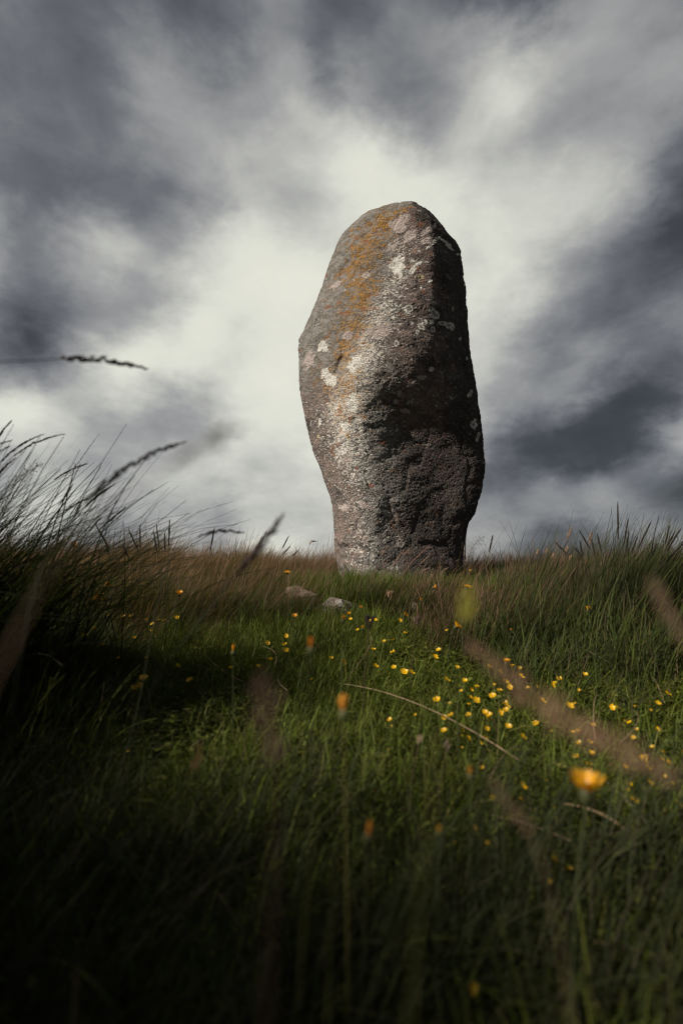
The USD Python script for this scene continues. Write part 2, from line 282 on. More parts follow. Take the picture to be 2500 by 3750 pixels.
def smooth01(x, a, b):
    t = np.clip((x - a) / (b - a), 0, 1); return t * t * (3 - 2 * t)
def stone_tint(V):
    """Bare granite with its crusts of lichen, in the rock's own colours."""
    px, py, _ = project(V)
    lx, rx = np.interp(py, [p[1] for p in LEFT], [p[0] for p in LEFT]), np.interp(py, [p[1] for p in RIGHT], [p[0] for p in RIGHT])
    u = np.clip((px - lx) / np.maximum(rx - lx, 1), 0, 1)
    back = V[:, 1] > STONE_Y + 0.01
    n1 = meshkit.fbm(V * 5, 4, 1); n2 = meshkit.fbm(V * 14, 4, 2); n3 = meshkit.fbm(V * 45, 3, 3); n4 = meshkit.fbm(V * 110, 2, 4); n5 = meshkit.fbm(V * 22 + 7, 4, 6); n6 = meshkit.fbm(V * 60 + 3, 3, 9); n7 = meshkit.fbm(V * 130, 2, 10)
    col = np.empty_like(V)
    brown, pink, grey, dark = np.array([.105, .083, .073]), np.array([.18, .128, .112]), np.array([.23, .215, .20]), np.array([.030, .027, .025])
    t = smooth01(n2 + 0.35 * (n3 - .5), .38, .62)[:, None]; col[:] = brown * (1 - t) + pink * t
    # grey weathered skin on the left half, the brown bare rock on the right
    g = smooth01(0.60 - u + 0.5 * (n1 - 0.5) + 0.6 * (n2 - .5) + .4 * (n3 - .5), 0.0, 0.22) * np.where(u < .5, 1 - .75 * smooth01(py + 300 * (n2 - .5), 1330, 1480) * smooth01(u, .26, .16), 1); g = g[:, None]
    mott = smooth01(n5 + .5 * (n3 - .5), .36, .62)[:, None]
    col = col * (1 - g) + (grey * (1 - mott) + np.array([.125, .115, .10]) * mott) * (0.7 + 0.6 * n3[:, None]) * g
    # pale crustose lichen, thick along the ridge between the left face and the front
    ridge = np.interp(py, [753, 900, 1100, 1300, 1500, 1700, 1900, 2100], [.72, .55, .45, .36, .24, .2, .22, .2])
    pale_w = np.interp(py, [753, 1000, 1250, 1500, 1650, 1800, 2100], [.2, .42, .85, 1.12, .75, .36, .32])
    pale = np.exp(-((u - ridge) / 0.13) ** 2) * pale_w
    p = .92 * smooth01(pale * 0.50 + .6 * (n5 - .5) + .9 * (n6 - .5) + .9 * (n7 - .5), 0.16, 0.50)[:, None]
    col = col * (1 - p) + np.array([.62, .59, .54]) * (0.72 + 0.6 * n4[:, None]) * p
    # orange lichen running down the upper left
    oc = np.interp(py, [753, 900, 1050, 1200, 1350, 1500, 1560], [.38, .24, .26, .30, .27, .24, .22])
    ow = np.interp(py, [753, 850, 950, 1100, 1400, 1560], [.36, .21, .15, .13, .12, .07])
    om = np.exp(-((u - oc) / ow) ** 2) * np.interp(py, [753, 1000, 1250, 1450, 1560, 1620], [1, .95, .95, .92, .55, 0])
    o = .88 * smooth01(om * 0.42 + .75 * (n5 - .5) + .9 * (n6 - .5) + .9 * (n7 - .5) + .5 * (n1 - .5), 0.20, 0.56)[:, None] * (om[:, None] > 0.05)
    orange = np.array([.33, .165, .030]) * (0.35 + 1.25 * n4[:, None])
    col = col * (1 - o) + orange * o
    o2 = smooth01(meshkit.fbm(V * 17 + 31, 3, 8) + .4 * (n3 - .5), .70, .76)[:, None] * smooth01(py, 2100, 1900)[:, None]
    col = col * (1 - 0.7 * o2) + np.array([.24, .09, .04]) * 0.7 * o2
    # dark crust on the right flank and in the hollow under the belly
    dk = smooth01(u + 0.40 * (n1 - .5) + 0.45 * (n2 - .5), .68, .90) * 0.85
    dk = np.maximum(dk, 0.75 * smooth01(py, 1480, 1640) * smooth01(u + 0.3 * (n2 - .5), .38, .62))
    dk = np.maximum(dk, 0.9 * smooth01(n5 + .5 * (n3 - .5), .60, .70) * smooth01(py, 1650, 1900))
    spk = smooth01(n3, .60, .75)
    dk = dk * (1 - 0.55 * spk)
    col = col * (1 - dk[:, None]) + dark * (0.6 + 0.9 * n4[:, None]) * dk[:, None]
    dots = smooth01(meshkit.noise(V * 38 + 11, 51) + .25 * (n7 - .5), .86, .93) * smooth01(n2, .42, .6)
    col = col * (1 - .8 * dots[:, None]) + np.array([.40, .36, .33]) * .8 * dots[:, None]
    # single patches and rings of white lichen, where they sit on this stone
    jit = 9 * (n5 - .5) * 2 + 5 * (n3 - .5) * 2
    white, cream, pinkw = np.array([.62, .60, .55]), np.array([.48, .42, .24]), np.array([.38, .32, .295])
    for cx, cy, ax, ay, ang, c, ring in PATCH:
        ca, sa = math.cos(ang), math.sin(ang)
        X, Y = px - cx, py - cy
        a, b_ = (X * ca + Y * sa) / ax, (-X * sa + Y * ca) / ay
        sc = math.sqrt(ax * ay)
        r = np.hypot(a, b_) + (1.0 * (n5 - .5) + .9 * (n3 - .5) + .7 * (n2 - .5)) * (1.25 if sc > 12 else .9)
        k = smooth01(r, 1.12, 0.86)
        if ring: k = k * (.25 + .75 * smooth01(r, 0.35, 0.72))
        k = (k * (0.72 + 0.28 * smooth01(n4, .35, .55)))[:, None] * (~back)[:, None]
        cc = {0: white, 1: cream, 2: pinkw}[c]
        col = col * (1 - k) + cc * (0.75 + 0.5 * n4[:, None]) * k
    return np.clip(col, 0.01, 0.8)
PATCH = [(1456, 815, 42, 17, -.5, 2, 0), (1470, 838, 20, 10, -.5, 2, 0), (1438, 900, 30, 16, -.7, 2, 0), (1500, 862, 30, 15, -.6, 2, 0), (1452, 970, 22, 34, .45, 0, 0), (1466, 1003, 9, 14, .1, 0, 0),
         (1512, 985, 8, 28, .6, 0, 0), (1533, 963, 14, 5, -.4, 0, 0), (1541, 1013, 11, 10, 0, 1, 0), (1574, 1026, 11, 6, -.3, 0, 0), (1565, 842, 30, 8, -.6, 2, 0), (1555, 880, 20, 12, -.5, 2, 0), (1588, 885, 36, 6, -.7, 0, 1),
         (1630, 885, 24, 5, .6, 0, 0), (1645, 905, 20, 5, .7, 0, 0), (1183, 1268, 21, 23, .3, 0, 0), (1341, 1005, 16, 10, -.8, 2, 0), (1228, 1045, 22, 9, -.8, 2, 0), (1495, 1134, 15, 19, .4, 0, 1), (1440, 1162, 6, 6, 0, 0, 0),
         (1592, 1150, 17, 17, 0, 0, 1), (1555, 1180, 11, 10, 0, 0, 1), (1580, 1178, 8, 9, 0, 0, 0), (1540, 1195, 15, 9, .6, 0, 1), (1618, 1183, 15, 8, 0, 0, 1), (1645, 1190, 13, 11, .3, 0, 1), (1655, 1200, 9, 12, .2, 0, 1), (1527, 1216, 8, 10, .3, 0, 1), (1585, 1203, 9, 12, 0, 0, 1), (1508, 1182, 7, 6, 0, 0, 0),
         (1450, 1258, 9, 11, .3, 0, 1), (1580, 1352, 9, 8, 0, 0, 0), (1590, 1108, 9, 7, 0, 2, 0), (1545, 1382, 18, 7, -.1, 2, 0), (1514, 1404, 6, 7, 0, 2, 0), (1208, 1393, 22, 26, .3, 0, 0), (1190, 1365, 16, 20, .6, 0, 0),
         (1170, 1545, 5, 11, .1, 0, 0), (1166, 1598, 4, 8, 0, 1, 0), (1250, 1655, 15, 9, .2, 0, 0), (1270, 1682, 16, 12, 0, 2, 0), (1735, 1553, 13, 17, .2, 0, 1), (1722, 1440, 7, 14, .5, 0, 1), (1750, 1600, 5, 16, .3, 0, 1), (1462, 1440, 9, 12, .5, 2, 0), (1482, 1505, 16, 7, .2, 2, 0), (1450, 1470, 8, 7, 0, 2, 0),
         (1260, 1860, 18, 12, .3, 2, 0), (1330, 1850, 22, 10, .3, 2, 0), (1358, 1862, 9, 10, 0, 2, 0), (1418, 1880, 14, 10, .2, 2, 0), (1340, 1972, 15, 20, .2, 2, 0), (1467, 1985, 14, 18, -.3, 2, 0), (1290, 2055, 5, 9, 0, 2, 0), (1652, 2070, 8, 14, -.2, 2, 0), (1695, 2010, 6, 30, 0, 2, 0),
         (1130, 1320, 20, 30, .4, 2, 0), (1290, 1480, 18, 34, .2, 0, 0), (1265, 1560, 20, 28, .3, 0, 0), (1275, 1230, 16, 20, .5, 2, 0), (1395, 1210, 40, 22, -.3, 2, 0), (1300, 1330, 20, 30, .3, 0, 0), (1658, 1130, 4, 9, 0, 2, 0), (1700, 1040, 4, 8, 0, 0, 0), (1684, 1240, 5, 7, .4, 0, 0), (1710, 1310, 4, 8, 0, 0, 0), (1676, 930, 5, 4, 0, 0, 0)]
usdkit.material(stage, LOOK + 'lichened_granite', {
    'at': ('attribute', {'attribute': 'tint'}), 'g': ('geometry', {}),
    'sp': ('noise_texture', {'scale': 190.0, 'detail': 3.0, 'roughness': 0.7}), 'mr': ('map_range', {'from_min': 0.32, 'from_max': 0.68, 'to_min': 0.45, 'to_max': 1.55}),
    'mu': ('vector_math', {'math_type': 'scale'}),
    'v': ('voronoi_texture', {'scale': 75.0, 'detail': 2.0}), 'n': ('noise_texture', {'scale': 130.0, 'detail': 4.0, 'roughness': 0.65}), 'ad': ('math', {'math_type': 'add'}),
    'bu': ('bump', {'strength': 0.9, 'distance': 0.008}), 'p': ('principled_bsdf', {'roughness': 0.88, 'specular_ior_level': 0.2, 'diffuse_roughness': 0.6})},
    [('g.position', 'sp.vector'), ('sp.fac', 'mr.value'), ('at.color', 'mu.vector1'), ('mr.result', 'mu.scale'), ('mu.vector', 'p.base_color'),
     ('g.position', 'v.vector'), ('g.position', 'n.vector'), ('v.distance', 'ad.value1'), ('n.fac', 'ad.value2'), ('ad.value', 'bu.height'), ('bu.normal', 'p.normal')], surface='p.BSDF')
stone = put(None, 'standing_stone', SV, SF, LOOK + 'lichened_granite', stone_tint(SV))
tag(stone, label='tall standing stone with orange and white lichen, rising alone from the grassy crest', category='standing stone')

# ------------------------------------------------------------------ grass
WIND = 0.0           # azimuth the grass leans to (radians from +x)
def blades(rng, n, radius, h, lean, bend, width, cols, seg=5, spread=0.9, tip=None, tip_from=0.7, tip_w=1.0, root=None, az=None):
    """n ribbons. h, lean, bend, width: (low, high); lean/bend in radians from the vertical; cols: list of base colours; tip: colour that the upper end turns to."""
    if root is None:
        a, r = rng.uniform(0, 2 * np.pi, n), radius * np.sqrt(rng.uniform(0, 1, n))
        root = np.stack([r * np.cos(a), r * np.sin(a), np.zeros(n)], -1)
    H = rng.uniform(*h, n); L0 = rng.uniform(*lean, n); B = rng.uniform(*bend, n); W = rng.uniform(*width, n)
    az = WIND + rng.normal(0, spread, n) if az is None else az
    t = np.linspace(0, 1, seg + 1)
    ang = L0[:, None] + B[:, None] * t[None] ** 1.3
    st = H[:, None] / seg
    cx = np.concatenate([np.zeros((n, 1)), np.cumsum(np.sin((ang[:, 1:] + ang[:, :-1]) / 2) * st, 1)], 1)
    cz = np.concatenate([np.zeros((n, 1)), np.cumsum(np.cos((ang[:, 1:] + ang[:, :-1]) / 2) * st, 1)], 1)
    side_wob = rng.normal(0, 0.06, n)[:, None] * H[:, None] * t[None] ** 2
    ca, sa = np.cos(az)[:, None], np.sin(az)[:, None]
    P = np.stack([root[:, :1] + cx * ca - side_wob * sa, root[:, 1:2] + cx * sa + side_wob * ca, root[:, 2:3] + cz], -1)
    tw = rng.uniform(-0.9, 0.9, n)[:, None]
    S = np.stack([-sa * np.cos(tw) + 0 * t, ca * np.cos(tw) + 0 * t, np.sin(tw) * 0.7 + 0 * t], -1)
    prof = np.clip(1.15 - t, 0.1, 1) ** 0.6 * np.minimum(1, 0.55 + 1.6 * t)
    if tip_w != 1.0: prof = prof * (1 + (tip_w - 1) * np.exp(-((t - 0.88) / 0.10) ** 2))
    wv = W[:, None] * prof[None]
    A, Bq = P - S * wv[..., None] / 2, P + S * wv[..., None] / 2
    v = np.stack([A, Bq], 2).reshape(-1, 3)
    c = np.asarray(cols, float)[rng.integers(0, len(cols), n)] * rng.uniform(0.75, 1.3, (n, 1))
    C = np.repeat(c[:, None], seg + 1, 1)
    if tip is not None:
        k = np.clip((t - tip_from) / (1 - tip_from), 0, 1)[None, :, None] * rng.uniform(0.3, 1, (n, 1, 1))
        C = C * (1 - k) + np.asarray(tip)[None, None] * k
    C = np.repeat(C[:, :, None], 2, 2).reshape(-1, 3)
    i = (np.arange(n) * (seg + 1) * 2)[:, None] + (np.arange(seg) * 2)[None]
    f = np.stack([np.stack([i, i + 1, i + 3], -1), np.stack([i, i + 3, i + 2], -1)], 2).reshape(-1, 3)
    return v, f, C
def join(parts):
    v, f, c, k = [], [], [], 0
    for a, b, d in parts:
        v.append(a); f.append(b + k); c.append(d); k += len(a)
    return np.vstack(v), np.vstack(f), np.vstack(c)
def leaflets(rng, n, radius, h, size, cols, lobes=3):
    """Little meadow leaves on short stalks: each leaflet a folded oval of 4 triangles."""
    V, Fc, C, k = [], [], [], 0
    for _ in range(n):
        a, r = rng.uniform(0, 2 * np.pi), radius * math.sqrt(rng.uniform())
        base = np.array([r * math.cos(a), r * math.sin(a), rng.uniform(*h)])
        s = rng.uniform(*size); az0 = rng.uniform(0, 2 * np.pi); col = np.array(cols[rng.integers(len(cols))]) * rng.uniform(.7, 1.35)
        tilt = rng.uniform(-0.2, 0.9)
        for q in range(lobes):
            az = az0 + (q - (lobes - 1) / 2) * 1.1
            d = np.array([math.cos(az) * math.cos(tilt), math.sin(az) * math.cos(tilt), math.sin(tilt)]); sd = np.array([-math.sin(az), math.cos(az), 0.0])
            up = np.array([0, 0, 1.0])
            pts = [base, base + d * s * .45 + sd * s * .30 + up * s * .12, base + d * s * .8 + sd * s * .2, base + d * s, base + d * s * .8 - sd * s * .2, base + d * s * .45 - sd * s * .30 + up * s * .12, base + d * s * .5]
            V += pts; Fc += [[k, k + 6, k + 1], [k + 1, k + 6, k + 2], [k + 2, k + 6, k + 3], [k + 3, k + 6, k + 4], [k + 4, k + 6, k + 5], [k + 5, k + 6, k]]
            C += [col] * 7; k += 7
    return np.array(V), np.array(Fc), np.array(C)

G_GREEN = [(.040, .056, .010), (.055, .070, .013), (.030, .044, .009), (.068, .072, .018)]
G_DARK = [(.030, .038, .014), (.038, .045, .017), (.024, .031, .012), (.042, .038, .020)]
G_BRIGHT = [(.075, .110, .012), (.095, .122, .016), (.060, .084, .010)]
G_TURF = [(.062, .078, .011), (.082, .092, .015), (.048, .061, .010), (.100, .098, .024)]
G_RED = [(.120, .068, .046), (.150, .090, .060), (.085, .060, .034), (.100, .052, .040), (.050, .055, .018)]
G_STRAW = [(.21, .155, .09), (.16, .11, .065), (.13, .10, .05)]

def scatter(name, protos, pts, label, category, seed, smin=0.8, smax=1.25, turn=0.5, mat=M_GRASS, kinds=None, tall=False):
    """One mass of vegetation: copies of a few clumps."""
    rng = np.random.default_rng(seed)
    path = numbered('/World/' + name)
    pi = UsdGeom.PointInstancer.Define(stage, path)
    tag(pi, label=label, category=category, kind='stuff')
    rel = pi.CreatePrototypesRel()
    for k, (v, f, c) in enumerate(protos):
        x = put(pi, 'clump', v, f, mat, c, smooth=False)
        rel.AddTarget(x.GetPath())
    n = len(pts)
    pi.CreatePositionsAttr(Vt.Vec3fArray.FromNumpy(np.asarray(pts, np.float32)))
    pi.CreateProtoIndicesAttr(Vt.IntArray.FromNumpy((rng.integers(0, len(protos), n) if kinds is None else kinds).astype(np.int32)))
    s = rng.uniform(smin, smax, n)
    hz = s * rng.uniform(.85, 1.15, n) * (height_at(np.asarray(pts)[:, 0], np.asarray(pts)[:, 1]) if tall else 1)
    pi.CreateScalesAttr(Vt.Vec3fArray.FromNumpy(np.stack([s, s, hz], -1).astype(np.float32)))
    a = rng.uniform(-turn, turn, n) / 2
    q = np.zeros((n, 4)); q[:, 0] = np.cos(a); q[:, 3] = np.sin(a)
    pi.CreateOrientationsAttr(Vt.QuathArray([Gf.Quath(float(w), 0, 0, float(z)) for w, z in q[:, [0, 3]]]))
    return pi

def spread_points(rng, x0, x1, y0, y1, n, keep):
    x, y = rng.uniform(x0, x1, n), rng.uniform(y0, y1, n)
    k = rng.uniform(size=n) < keep(x, y)
    x, y = x[k], y[k]
    return np.stack([x, y, ground(x, y) - 0.006], -1)
def sig(x): return 1 / (1 + np.exp(-np.clip(x, -40, 40)))
def wob(x, y, s=1.3, seed=9): return meshkit.fbm(np.stack([x * s, y * s, 0 * x], -1), 3, seed) - 0.5
def in_view(x, y, margin=0.35): return (np.abs(x) < (y + 0.1) * 0.667 + margin) & (y > 0.1)
def stone_clear(x, y): return ~((np.abs(x - 0.42) < 0.60) & (np.abs(y - 4.25) < 0.40))

# where the turf is short (1) and where the grass grows long (0)
def short_turf(x, y):
    w = wob(x, y)
    left = sig((x + 0.50 * y - 0.02 + 0.35 * w) / 0.07)
    far = sig(-(y - 2.5 + 0.62 * sig((x - .42) / .08) - .45 * np.exp(-((x - .05) / .32) ** 2) + 0.6 * w) / 0.10)
    return left * far
def height_at(x, y):
    """How tall the long grass stands: low around the stone, tall on the left bank."""
    h = 1 - .55 * np.exp(-(((x - .42) / 1.0) ** 2 + ((y - 3.9) / 1.3) ** 2))
    return h + .10 * sig((-1.0 - x) / .25) + 1.0 * wob(x, y, 3.2, 61) + 1.0 * wob(x, y, 7, 62) - .04

rng = np.random.default_rng(101)
# long reddish bent grass on the bank and the crest
P = []
for k in range(7):
    P.append(join([blades(rng, 48, .11, (.12, .29), (.10, .65), (.2, 1.0), (.0016, .0034), G_RED[:4] + G_GREEN[:2] + G_DARK[:1], 6, .5, tip=(.17, .10, .07), tip_from=.5),
                   blades(rng, 18, .11, (.20, .37), (.05, .55), (.2, .8), (.0013, .0019), G_RED, 6, .6, tip=(.20, .12, .085), tip_from=.55, tip_w=3.0)]))
def red_amount(x, y):
    w = wob(x, y, 1.1, 14)
    a = (1 - short_turf(x, y)) * sig((y - 2.25 + .5 * w) / .15)
    tuft = np.exp(-(((x - .25) / .75) ** 2 + ((y - 3.55) / .45) ** 2) * 1.2)
    return a * (1 - .95 * np.clip(tuft * 1.6, 0, 1)) * stone_clear(x, y)
pts = spread_points(rng, -5.5, 5.5, 2.0, 7.5, 15000, lambda x, y: red_amount(x, y) * rock_clear(x, y) * in_view(x, y, .5) * np.where(x > .9, .5, .85) * np.where(y > 6, .5, 1))
scatter('bent_grass', P, pts, 'long reddish brown bent grass along the bank and crest around the stone', 'grass', 1, .65, 1.2, 1.3, tall=True)

# green long grass mixed in: under the red on the bank, and in the right hand hollow
P = []
for k in range(6):
    P.append(join([blades(rng, 66, .10, (.10, .27), (.05, .6), (.3, 1.2), (.0024, .0052), G_GREEN + G_DARK, 6, .75),
                   blades(rng, 12, .11, (.10, .24), (.2, 1.2), (.1, 1.0), (.0014, .0024), G_STRAW + G_RED[:2], 5, 1.5)]))
pts = spread_points(rng, -4.5, 4.8, 1.0, 5.6, 11000, lambda x, y: (1 - short_turf(x, y)) * in_view(x, y, .4) * stone_clear(x, y) * rock_clear(x, y) * np.where((x < 0) & (y > 2.8), .35, .8) * np.where(y > 4.6, .4, 1))
scatter('long_green_grass', P, pts, 'long dark green grass leaning in the wind at the edges of the short turf', 'grass', 2, .65, 1.25, 1.7, tall=True)

# short turf: some of it grass, some of it broad little leaves, with dead bits lying in it
P = []
for k in range(12):
    leafy = k >= 6
    P.append(join([blades(rng, 45 if leafy else 95, .085, (.03, .10 if leafy else .13), (.05, .9), (.2, 1.5), (.0018, .0042), G_TURF + G_BRIGHT, 5, 2.0),
                   blades(rng, 9, .09, (.05, .12), (.7, 1.45), (.0, .5), (.0013, .0024), G_STRAW + G_RED[2:3], 4, 3.0)]
                  + ([leaflets(rng, 14, .08, (.015, .06), (.007, .017), G_TURF + G_BRIGHT[2:]), leaflets(rng, 2, .08, (.03, .05), (.014, .022), G_TURF, 2)] if leafy else [leaflets(rng, 2, .08, (.02, .05), (.006, .013), G_TURF)])))
pts = spread_points(rng, -2.0, 2.6, .2, 3.6, 9500, lambda x, y: np.clip(short_turf(x, y) + .12 * (y < 2.6), 0, 1) * in_view(x, y, .3) * np.where(y < .95, .32, 1) * np.clip(.72 + 1.6 * wob(x, y, 5, 91), .25, 1))
kk = (rng.integers(0, 6, len(pts)) + 6 * (rng.uniform(size=len(pts)) < sig((wob(pts[:, 0], pts[:, 1], 2.6, 92) - .02) / .035))).astype(int)
scatter('meadow_turf', P, pts, 'short green meadow turf of grass and small broad leaves in front of the stone', 'grass', 3, .7, 1.25, 6.28, M_LEAF, kinds=kk)

# bright tall tuft at the foot of the stone
P = []
for k in range(5):
    P.append(blades(rng, 85, .10, (.09, .23), (.05, .7), (.3, 1.1), (.0024, .0048), G_BRIGHT + G_GREEN[:1], 6, 1.0, tip=(.10, .13, .03), tip_from=.6))
pts = spread_points(rng, -.8, 1.25, 3.0, 4.1, 900, lambda x, y: np.clip(1.5 * np.exp(-(((x - .22) / .62) ** 2 + ((y - 3.55) / .42) ** 2)), 0, 1) * stone_clear(x, y) * rock_clear(x, y))
bx = rng.uniform(-.12, 1.02, 16); by = 3.93 - .16 * np.sin(np.pi * np.clip((bx + .1) / 1.1, 0, 1)) + rng.uniform(-.05, .03, 16)
pts = np.vstack([pts, np.stack([bx, by, ground(bx, by) - .006], -1)])
scatter('fresh_grass', P, pts, 'fresh bright green grass growing thickly at the foot of the standing stone', 'grass', 4, .5, 1.15, 2.0)

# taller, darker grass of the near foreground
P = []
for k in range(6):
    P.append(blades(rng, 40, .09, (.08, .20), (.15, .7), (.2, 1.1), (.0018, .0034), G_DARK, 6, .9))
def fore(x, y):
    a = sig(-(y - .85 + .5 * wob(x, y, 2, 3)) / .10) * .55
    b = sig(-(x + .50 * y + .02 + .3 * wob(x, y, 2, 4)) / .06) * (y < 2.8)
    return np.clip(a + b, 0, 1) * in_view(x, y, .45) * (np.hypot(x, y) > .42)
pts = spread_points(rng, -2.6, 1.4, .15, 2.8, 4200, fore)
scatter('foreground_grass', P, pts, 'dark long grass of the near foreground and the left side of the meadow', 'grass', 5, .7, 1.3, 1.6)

# the same long grass goes on outside the frame: a bank of it at the left of the camera and behind it
P = []
for k in range(4):
    P.append(blades(rng, 48, .14, (.45, .88), (.05, .35), (.2, .8), (.0035, .0060), G_DARK + G_GREEN[2:3], 6, .7))
def bank(x, y):
    side = sig(-(x + .667 * y + .72 + .3 * wob(x, y, 2, 31)) / .05) * (y < 1.35)
    behind = sig((-.42 - y) / .05) * (x < .75)
    return np.clip(.80 * side + behind, 0, 1) * (np.hypot(x, y) > .5)
for k in range(3):
    P.append(blades(rng, 32, .16, (.70, 1.15), (.05, .30), (.2, .7), (.0035, .0060), G_DARK + G_GREEN[2:3], 7, .7))
pts = spread_points(rng, -2.6, .8, -1.3, 1.4, 2100, bank)
far_off = (pts[:, 0] < -.95) & (pts[:, 1] < .22)
kk = np.where(far_off, rng.integers(4, 7, len(pts)), rng.integers(0, 4, len(pts)))
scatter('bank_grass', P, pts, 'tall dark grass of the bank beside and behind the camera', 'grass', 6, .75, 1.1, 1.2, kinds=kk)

# ------------------------------------------------------------------ tussocks, stones in the grass
rng = np.random.default_rng(77)
def tussock(name, label, n, cx, cy, rx, ry, h, lean, bend, width, cols, spread, **kw):
    x, y = cx + rx * rng.normal(0, .5, n).clip(-1.2, 1.2), cy + ry * rng.normal(0, .5, n).clip(-1.2, 1.2)
    root = np.stack([x, y, ground(x, y) - .005], -1)
    o = np.array([cx, cy, float(ground(cx, cy))])
    v, f, c = blades(rng, n, 0, h, lean, bend, width, cols, 8, spread, root=root - o, **kw)
    t = thing(name, label, 'grass tussock', loc=o)
    put(t, 'leaves', v, f, M_GRASS, c, smooth=False)
tussock('grass_tussock', 'big dark tussock of long grass at the left edge, blown over against the sky', 1700, -1.24, 1.40, .42, .32, (.48, .88), (.10, .60), (.3, 1.35), (.0035, .0062), [(.014, .019, .007), (.019, .024, .009), (.011, .015, .006), (.022, .019, .011)], .5)
tussock('grass_tussock', 'dark green wiry tussock on the crest at the right, under tall dark spikes', 1900, 1.30, 2.35, .60, .28, (.38, .66), (.1, .55), (.2, .9), (.0026, .0046), G_DARK + G_GREEN[:1], .7)
tussock('grass_tussock', 'low tussock of straw and green blades around the small whitish rock', 700, .85, 2.45, .40, .30, (.16, .32), (.2, .7), (.3, 1.0), (.0018, .0030), G_DARK + G_RED[:3] + G_STRAW[2:], .7)

usdkit.material(stage, LOOK + 'field_rock', {
    'g': ('geometry', {}), 'at': ('attribute', {'attribute': 'tint'}), 'n': ('noise_texture', {'scale': 40.0, 'detail': 5.0, 'roughness': .7}), 'mr': ('map_range', {'from_min': .3, 'from_max': .7, 'to_min': .55, 'to_max': 1.4}),
    'mu': ('vector_math', {'math_type': 'scale'}), 'bu': ('bump', {'strength': .8, 'distance': .008}), 'p': ('principled_bsdf', {'roughness': .9, 'specular_ior_level': .2})},
    [('g.position', 'n.vector'), ('n.fac', 'mr.value'), ('at.color', 'mu.vector1'), ('mr.result', 'mu.scale'), ('mu.vector', 'p.base_color'), ('n.fac', 'bu.height'), ('bu.normal', 'p.normal')], surface='p.BSDF')
def rock(label, i, size, yaw, tiltx, tilty, seed, c1, c2):
    r = np.random.default_rng(seed)                                # an angular broken piece: hull of a few points, its faces roughened
    q = r.normal(size=(15, 3)); q /= np.linalg.norm(q, axis=1)[:, None]; q[:, 2] = np.clip(q[:, 2], -.6, .62)
    s = trimesh.convex.convex_hull(q)
    for _ in range(5): s = s.subdivide()
    v = np.array(s.vertices); out = v / np.linalg.norm(v, axis=1)[:, None]
    v = v * np.array(size) + out * (min(size) * (.34 * (meshkit.fbm(v * 3.5 + seed, 4, seed) - .5) + .10 * (meshkit.fbm(v * 16, 3, seed) - .5)))[:, None]
    R = trimesh.transformations.euler_matrix(tiltx, tilty, yaw)[:3, :3]; v = v @ R.T
    w = ROCK_AT[i] + np.array([0, .02, (.055 if i == 1 else   .035 if i == 0 else .02)])
    n = meshkit.fbm(v * 18 + seed, 4, seed)[:, None]; k = smooth01(n, .42, .6)
    p = put(None, 'field_rock', v + w, s.faces, LOOK + 'field_rock', np.array(c1) * (1 - k) + np.array(c2) * k)
    tag(p, label=label, category='rock')
rock('pale grey rock lying in the turf just in front of the standing stone', 0, (.185, .115, .085), .2, .1, .12, 5, (.28, .255, .235), (.17, .13, .11))
rock('flat pinkish slab lying in the grass left of the pale rock', 1, (.140, .090, .050), -.3, .1, .28, 8, (.20, .145, .12), (.13, .085, .07))
rock('small whitish rock showing through the tussock right of the standing stone', 2, (.060, .045, .035), .3, 0, -.1, 12, (.36, .35, .33), (.22, .2, .18))

# ------------------------------------------------------------------ seed stalks
def tube(pts, rad, sides=5):
    p = np.asarray(pts, float); rad = np.broadcast_to(rad, (len(p),))
    t = np.gradient(p, axis=0); t /= np.linalg.norm(t, axis=1, keepdims=True) + 1e-12
    a = np.cross(t, np.where(np.abs(t[:, 2:]) < .9, [0, 0, 1.], [1., 0, 0])); a /= np.linalg.norm(a, axis=1, keepdims=True) + 1e-12
    b = np.cross(t, a); g = np.arange(sides) * 2 * np.pi / sides
    v = p[:, None] + rad[:, None, None] * (np.cos(g)[None, :, None] * a[:, None] + np.sin(g)[None, :, None] * b[:, None])
    i, j = np.meshgrid(np.arange(len(p) - 1), np.arange(sides), indexing='ij')
    q = np.stack([i * sides + j, i * sides + (j + 1) % sides, (i + 1) * sides + (j + 1) % sides, (i + 1) * sides + j], -1).reshape(-1, 4)
    return v.reshape(-1, 3), np.vstack([q[:, [0, 1, 2]], q[:, [0, 2, 3]]])
def curve(points, n=26):
    p = np.asarray(points, float)
    s = np.concatenate([[0], np.cumsum(np.linalg.norm(np.diff(p, axis=0), axis=1))]); s /= s[-1]
    from scipy.interpolate import CubicSpline
    fn = PchipInterpolator if len(p) > 2 else None
    t = np.linspace(0, 1, n)
    return np.stack([np.interp(t, s, p[:, k]) if fn is None else (CubicSpline(s, p[:, k])(t) if len(p) < 5 else PchipInterpolator(s, p[:, k])(t)) for k in range(3)], -1)
